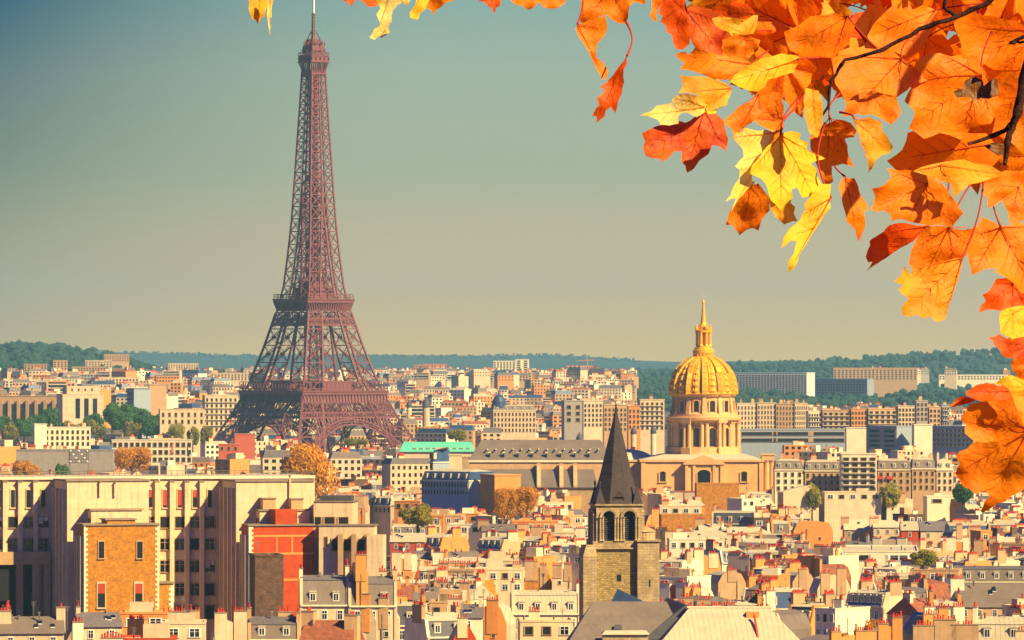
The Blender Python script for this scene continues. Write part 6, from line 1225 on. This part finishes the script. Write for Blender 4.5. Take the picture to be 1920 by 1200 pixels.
TR = [
 (T_, [(80,-60),(82,30),(85,70),(100,112),(118,110),(130,138),(145,105),(165,90),(172,50),(190,20),(214,-60)], (150,-90), 'gold', None),
 (T_, [(178,30),(176,80),(184,130),(190,165),(198,202),(196,150),(190,100),(202,95),(200,60),(212,0),(205,-40),(185,-40)], (195,-60), 'pale', None),
 (T_, [(580,-50),(592,5),(615,15),(640,34),(650,15),(664,-5),(668,-50)], (625,-80), 'red', None),
 (T_, [(675,-50),(690,10),(715,20),(722,38),(745,40),(770,36),(785,20),(800,-50)], (730,-90), 'deep', None),
 (T_, [(775,-50),(775,10),(795,50),(775,82),(795,130),(785,150),(760,162),(750,190),(736,208),(765,222),(790,200),(802,210),(848,178),(838,150),(858,118),(862,60),(890,25),(915,12),(940,30),(962,-5),(965,-50)], (865,-70), 'pale', None),
 (T_, [(1010,-40),(985,30),(957,72),(958,100),(985,108),(1002,112),(1012,75),(1045,48),(1062,0),(1060,-40)], (1040,-70), 'yellow', None),
 (T_, [(1040,-50),(1030,20),(1050,45),(1072,58),(1082,82),(1098,55),(1130,40),(1150,18),(1200,0),(1215,-50)], (1120,-90), 'orange', None),
 (T_, [(1318,-50),(1335,8),(1360,12),(1385,40),(1402,45),(1415,80),(1424,45),(1448,32),(1452,5),(1470,-50)], (1390,-90), 'deep', None),
 (T_, [(1500,-50),(1510,10),(1540,30),(1570,35),(1600,54),(1625,45),(1665,10),(1680,38),(1740,46),(1765,40),(1802,18),(1815,-50)], (1650,-100), 'orange', None),
 (A_, [(262,-60),(258,30),(252,75),(268,95),(300,75),(350,55),(362,62),(370,72),(400,88),(428,86),(436,65),(440,25),(462,5),(498,16),(510,-60)], (380,-60), 'orange', None),
 (A_, [(246,92),(300,66),(352,58),(358,105),(348,132),(330,152),(318,168),(315,200),(318,218),(345,235),(360,262),(352,300),(338,298),(300,225),(272,170),(250,140),(238,108)], (246,90), 'orange', (262,-60)),
 (A_, [(432,210),(415,235),(398,252),(372,290),(356,310),(332,326),(346,338),(338,355),(318,368),(326,395),(308,420),(300,437),(318,438),(315,464),(345,440),(350,418),(370,402),(388,426),(398,380),(412,350),(420,310),(418,262),(430,238)], (431,209), 'deep', (430,84)),
 (A_, [(525,-50),(522,40),(514,62),(530,78),(542,84),(545,40),(570,-50)], (550,-70), 'orange', None),
 (A_, [(550,-50),(552,50),(566,62),(556,80),(575,95),(578,120),(600,132),(604,158),(618,186),(640,186),(665,165),(676,120),(660,60),(640,-50)], (640,20), 'deep', None),
 (A_, [(640,35),(690,18),(720,28),(750,35),(790,55),(800,100),(832,150),(795,162),(790,212),(760,205),(735,198),(690,185),(672,160),(655,100)], (655,35), 'red', (630,-40)),
 (A_, [(745,38),(790,15),(815,18),(832,2),(860,14),(885,12),(912,45),(900,65),(860,72),(800,65)], (915,50), 'deep', None),
 (A_, [(749,70),(780,62),(815,72),(848,96),(875,75),(905,55),(926,52),(922,95),(905,126),(880,130),(840,125),(790,115),(760,95)], (885,132), 'gold', None),
 (A_, [(788,150),(830,135),(880,132),(932,150),(925,185),(900,205),(872,232),(840,212),(795,208),(785,180)], (885,134), 'orange', None),
 (A_, [(610,206),(650,195),(660,208),(690,175),(705,190),(722,188),(745,208),(790,210),(860,215),(905,240),(860,280),(820,300),(740,292),(690,275),(628,262),(645,240),(630,225)], (900,240), 'orange', (960,190)),
 (A_, [(815,310),(838,280),(860,255),(930,222),(1010,200),(1050,205),(1078,215),(1040,240),(1072,240),(1055,272),(1010,285),(960,300),(945,330),(918,348),(860,335)], (1070,225), 'yellow', (1160,215)),
 (A_, [(628,285),(650,290),(690,288),(740,290),(800,310),(822,335),(805,395),(740,420),(718,395),(690,358),(650,350),(622,352),(640,320),(635,300)], (825,330), 'gold', None),
 (A_, [(722,348),(780,334),(828,338),(818,362),(795,385),(790,400),(772,402),(765,425),(735,428),(716,388)], (725,420), 'yellow', None),
 (A_, [(473,435),(500,425),(520,418),(540,398),(580,390),(598,386),(602,370),(618,355),(650,350),(700,360),(724,378),(724,420),(690,440),(655,422),(635,425),(622,440),(624,465),(590,472),(556,470),(545,450),(510,436)], (722,402), 'pale', None),
 (A_, [(724,412),(762,420),(795,455),(800,490),(810,520),(802,567),(775,550),(750,545),(735,580),(718,592),(700,605),(680,635),(654,650),(648,625),(634,612),(636,570),(604,572),(590,590),(560,610),(545,598),(520,598),(500,588),(488,560),(498,535),(484,505),(520,485),(560,472),(600,455),(650,462),(690,440)], (722,412), 'red', (800,330)),
 (A_, [(800,445),(850,400),(925,355),(965,360),(960,400),(900,460),(870,480),(858,495),(835,520),(822,485),(800,470),(790,455)], (928,352), 'orange', None),
 (A_, [(905,362),(950,345),(1010,345),(1020,400),(1020,470),(1005,510),(960,550),(930,580),(890,650),(892,620),(905,590),(915,545),(985,490),(930,470),(890,440)], (1018,450), 'orange', (1110,330)),
 (A_, [(1008,500),(1050,490),(1085,498),(1080,520),(1112,530),(1108,560),(1140,575),(1178,592),(1150,600),(1122,612),(1142,630),(1148,660),(1162,690),(1145,715),(1142,750),(1110,738),(1085,742),(1068,705),(1045,712),(1050,745),(1020,770),(1005,792),(985,770),(965,755),(952,705),(930,672),(888,655),(895,625),(920,600),(942,565),(985,530)], (1008,507), 'yellow', (1080,360)),
 (A_, [(960,742),(985,722),(1050,742),(1045,760),(1062,775),(1058,800),(1072,830),(1050,830),(1020,842),(1000,825),(985,812),(972,785)], (1000,700), 'gold', None),
 (A_, [(820,516),(840,500),(862,498),(870,480),(925,492),(980,488),(985,520),(950,560),(920,592),(895,640),(898,695),(870,722),(845,750),(815,802),(822,775),(835,748),(815,750),(794,762),(815,735),(828,700),(848,672),(850,640),(832,628),(850,605),(866,590),(862,560),(848,545)], (985,500), 'pale', None),
 (A_, [(895,695),(925,688),(965,740),(966,790),(940,818),(925,866),(905,855),(880,862),(855,882),(842,862),(828,845),(802,842),(812,805),(850,740)], (905,680), 'orange', None),
 (A_, [(1196,690),(1192,740),(1194,780),(1150,840),(1110,900),(1070,960),(1050,1010),(1030,1024),(1028,985),(1052,950),(1064,905),(1040,905),(1003,934),(1015,890),(1035,860),(1080,822),(1096,790),(1095,762),(1130,720),(1150,690)], (1196,742), 'yellow', (1175,460)),
 (A_, [(1165,470),(1215,448),(1245,452),(1270,462),(1292,490),(1282,515),(1248,520),(1258,545),(1262,580),(1284,627),(1240,614),(1200,622),(1205,680),(1180,700),(1150,650),(1130,590),(1118,510)], (1190,440), 'orange', (1230,350)),
 (A_, [(1100,330),(1150,340),(1165,400),(1160,470),(1140,520),(1110,500),(1095,440),(1090,380)], (1130,330), 'gold', None),
 (A_, [(1278,440),(1300,450),(1340,438),(1368,450),(1385,452),(1390,490),(1412,515),(1432,548),(1420,572),(1388,580),(1362,602),(1352,630),(1338,648),(1332,600),(1310,540),(1295,490)], (1280,440), 'gold', (1230,420)),
 (A_, [(1237,670),(1285,668),(1302,720),(1318,745),(1336,780),(1318,800),(1322,850),(1298,908),(1285,862),(1252,832),(1238,770),(1222,700)], (1250,662), 'orange', (1200,600)),
 (A_, [(1238,440),(1250,390),(1300,350),(1350,340),(1440,360),(1460,420),(1420,470),(1340,430),(1290,430)], (1350,340), 'orange', None),
 (A_, [(1405,632),(1450,640),(1500,640),(1560,650),(1610,680),(1642,725),(1692,800),(1650,852),(1560,846),(1500,835),(1455,822),(1418,832),(1414,805),(1392,790),(1365,798),(1338,788),(1352,765),(1358,738),(1343,710),(1370,705),(1392,695),(1418,670),(1415,650)], (1555,692), 'orange', (1608,618)),
 (A_, [(1562,845),(1520,890),(1480,918),(1440,940),(1360,992),(1322,1022),(1342,995),(1348,982),(1332,985),(1322,965),(1330,940),(1340,920),(1338,905),(1362,888),(1390,870),(1412,845),(1480,838)], (1560,848), 'deep', (1640,660)),
 (A_, [(1560,850),(1620,848),(1700,862),(1745,850),(1720,930),(1690,968),(1620,1020),(1570,1070),(1520,1085),(1488,1060),(1500,1010),(1486,990),(1495,940),(1512,905)], (1640,852), 'orange', (1750,650)),
 (A_, [(1690,966),(1680,1020),(1655,1080),(1630,1150),(1618,1200),(1585,1208),(1560,1185),(1535,1195),(1510,1180),(1480,1190),(1458,1182),(1452,1150),(1480,1120),(1440,1088),(1462,1072),(1428,1056),(1455,1035),(1470,1000),(1490,1030),(1520,1005),(1580,1000),(1640,975)], (1690,967), 'gold', (1770,655)),
 (A_, [(1765,812),(1800,830),(1830,852),(1900,830),(1960,850),(1960,1110),(1900,1100),(1870,1060),(1800,1020),(1812,1010),(1760,1012),(1715,1034),(1705,990),(1700,930),(1740,850)], (1832,852), 'orange', (1812,660)),
 (A_, [(1770,668),(1850,640),(1960,640),(1960,800),(1900,832),(1862,840),(1855,792),(1830,752),(1800,775),(1778,782),(1775,740),(1760,725)], (1900,700), 'orange', None),
 (A_, [(1760,1105),(1790,1088),(1815,1045),(1870,1040),(1960,1050),(1960,1200),(1870,1210),(1842,1165),(1800,1160),(1745,1172),(1755,1145),(1775,1130)], (1880,1060), 'deep', None),
 (A_, [(1500,645),(1560,620),(1700,596),(1800,615),(1860,650),(1790,672),(1720,690),(1660,740),(1650,690),(1580,665)], (1610,618), 'gold', None),
 (B_, [(400,20),(398,80),(400,132),(430,150),(470,168),(560,150),(570,-20),(450,-10)], (480,20), 'yellow', None),
 (B_, [(335,160),(370,155),(400,140),(440,165),(475,182),(490,140),(570,165),(570,275),(500,282),(470,275),(430,272),(405,245),(395,220),(372,205),(365,180)], (570,200), 'deep', None),
 (B_, [(470,286),(520,270),(570,262),(570,450),(500,430),(496,370),(475,340),(466,315)], (570,300), 'orange', None),
 (B_, [(365,420),(400,400),(430,378),(470,370),(492,382),(480,372),(570,405),(570,480),(470,492),(450,445),(410,425)], (560,440), 'yellow', None),
 (B_, [(203,462),(235,448),(262,428),(300,420),(330,412),(380,428),(448,430),(460,470),(520,495),(400,512),(300,518),(240,500),(205,480)], (460,460), 'deep', None),
 (B_, [(112,548),(135,525),(150,508),(190,488),(240,498),(272,508),(250,520),(170,540)], (275,508), 'red', None),
 (B_, [(248,530),(300,520),(330,508),(400,498),(580,520),(580,720),(480,765),(400,765),(330,752),(270,748),(235,722),(208,700),(203,668),(215,650),(183,620),(190,600),(215,572),(222,550)], (570,690), 'orange', None),
 (B_, [(268,745),(330,750),(400,745),(580,700),(580,960),(520,1030),(470,1050),(430,1085),(400,1090),(370,1112),(312,1148),(302,1138),(320,1085),(350,1055),(330,1022),(300,1030),(255,1032),(235,1010),(200,1000),(182,965),(158,925),(165,895),(180,870),(158,830),(175,800),(225,782)], (560,690), 'orange', None),
 ((0, 0, 1), [(1555,105),(1600,88),(1640,92),(1665,85),(1700,120),(1742,150),(1712,158),(1700,170),(1662,190),(1640,202),(1618,196),(1592,216),(1580,190),(1562,160)], (1690,110), 'orange', (1720,60)),
 ((0, 0, 1), [(1692,192),(1706,166),(1692,150),(1720,112),(1760,100),(1800,112),(1830,105),(1852,150),(1880,190),(1858,232),(1820,240),(1800,262),(1760,250),(1730,262),(1702,242),(1712,212)], (1840,140), 'orange', (1860,60)),
 ((0, 0, 1), [(1700,250),(1740,238),(1790,248),(1850,250),(1882,290),(1850,322),(1800,318),(1760,332),(1720,326),(1700,336),(1662,302),(1690,282)], (1870,268), 'orange', None),
 ((0, 0, 1), [(1640,42),(1668,15),(1700,22),(1732,8),(1762,22),(1745,42),(1742,62),(1732,92),(1702,108),(1672,98),(1642,102),(1622,72)], (1755,18), 'orange', (1850,5)),
 ((0, 0, 1), [(1782,42),(1820,25),(1860,32),(1900,40),(1940,62),(1950,140),(1900,128),(1862,132),(1832,112),(1802,112),(1795,75)], (1940,60), 'orange', None),
 ((0, 0, 1), [(1842,122),(1890,110),(1940,120),(1975,200),(1960,260),(1922,292),(1890,262),(1862,250),(1872,200)], (1960,130), 'orange', None),
 ((0, 0, 1), [(1470,60),(1520,30),(1580,20),(1602,50),(1590,85),(1560,110),(1510,108),(1480,95)], (1590,30), 'orange', (1650,95)),
 ((0, 0, 1), [(1872,545),(1905,528),(1960,515),(2000,600),(1990,760),(1945,748),(1925,715),(1902,690),(1908,668),(1880,642),(1896,622),(1878,598),(1890,575)], (1990,560), 'orange', None),
 ((0, 0, 1), [(1895,740),(1930,725),(1990,720),(2000,830),(1950,835),(1920,805),(1905,770)], (1990,735), 'gold', None),
 (A_, [(1656,345),(1675,335),(1690,332),(1700,302),(1722,288),(1740,285),(1765,300),(1770,322),(1790,305),(1820,290),(1826,350),(1815,362),(1790,370),(1762,366),(1740,380),(1710,366),(1668,366)], (1740,378), 'brown', None),
 (A_, [(1770,545),(1800,535),(1850,540),(1850,580),(1820,585),(1800,570)], (1850,555), 'brown', None)]
lr = random.Random(4)
for (x0, y0, k), L, j, mk, stk_ in TR:
    cv_ = lambda p: (x0 + p[0] / k, y0 + p[1] / k)
    blade([cv_(p) for p in L], cv_(j), mk, stalk=cv_(stk_) if stk_ else None, Y=5.29 if mk == 'brown' else lr.uniform(5.02, 5.16) if mk in ('yellow', 'gold', 'pale') else lr.uniform(5.42, 5.55) if k == 1 else None)
lr = random.Random(21)
MASS = [(1215,-140),(1240,20),(1275,85),(1320,140),(1380,190),(1440,240),(1500,300),(1555,330),(1575,250),(1590,215),(1650,250),(1690,300),(1720,360),(1800,350),(1880,370),(1900,420),(1880,560),(1890,640),(1905,760),(1890,900),(2040,1000),(2040,-140)]
HOLES = [(1760,75),(1625,45),(1600,240),(1640,230),(1690,225),(1790,375),(1870,395),(1805,345),(1537,195),(1690,175),(1880,230),(1568,25),(1900,75),(1808,102),(1615,290)]
def inpoly(p, poly):
    c = False
    for i in range(len(poly)):
        a, b = poly[i], poly[i - 1]
        if (a[1] > p[1]) != (b[1] > p[1]) and p[0] < (b[0] - a[0]) * (p[1] - a[1]) / (b[1] - a[1]) + a[0]: c = not c
    return c
nf = 0; tries = 0
while nf < 62 and tries < 9000:
    tries += 1; u = lr.uniform(1230, 1990); v = lr.uniform(-120, 900); Rr = lr.uniform(85, 165); d = lr.uniform(110, 260)
    tips_ = [(u + Rr * l * math.sin(math.radians(d + a)), v - Rr * l * math.cos(math.radians(d + a))) for a, l in ((0, 1), (50, 1), (100, .84), (-50, 1), (-100, .84))] + [(u, v)]
    if not all(inpoly(p, MASS) for p in tips_): continue
    if any(inpoly(h_, tips_[4:5] + tips_[3:4] + tips_[0:1] + tips_[1:3] + tips_[5:]) for h_ in HOLES): continue
    if u < 1480: mk = lr.choice(['orange', 'yellow', 'gold', 'orange'])
    else: mk = lr.choice(['orange'] * 7 + ['deep', 'gold'])
    leaf(u, v, Rr, d, lr.uniform(-15, 20), lr.uniform(-20, 20), mk, Y=lr.uniform(5.55, 6.2)); nf += 1
def limb(name, pts, r0, r1, Y=5.6, k='twig'):
    m = MB(); pp = []
    for a, b in zip(pts, pts[1:]):
        for t_ in range(4): f_ = t_ / 4; pp.append(P(a[0] + (b[0] - a[0]) * f_ + lr.uniform(-2, 2), a[1] + (b[1] - a[1]) * f_ + lr.uniform(-2, 2), Y + lr.uniform(-.004, .004)) - bo)
    pp.append(P(*pts[-1], Y) - bo); n = len(pp); m.tube(pp, [(r0 + (r1 - r0) * i / n) * (1.25 if i % 5 == 0 else 1) * Y / F for i in range(n)], k, 8); m.build(name, br, smooth=True)
limb('limb', [(2700, -900), (2300, -450), (2100, -150), (1975, 20), (1920, 150), (1908, 210), (1893, 250), (1884, 308)], 18, 3.5, 5.26)
limb('twig', [(2100, -150), (2010, 200), (1980, 450), (1975, 600), (2000, 760)], 9, 3, 5.6)
limb('twig', [(2100, -150), (1930, -60), (1850, 5), (1795, 32), (1725, 55), (1655, 95), (1585, 112), (1560, 150), (1552, 200), (1522, 250)], 5.5, 2, 5.26)
limb('twig', [(2100, -150), (1700, -110), (1300, -95), (900, -90), (640, -80), (480, -75)], 12, 4, 5.5)
limb('twig', [(1905, 225), (1885, 245), (1815, 270)], 5, 3, 5.27)
limb('twig', [(1795, 32), (1770, 12), (1780, -30)], 4, 3, 5.27)
limb('twig', [(1940, 60), (1895, 80), (1920, 78)], 4, 2, 5.27)
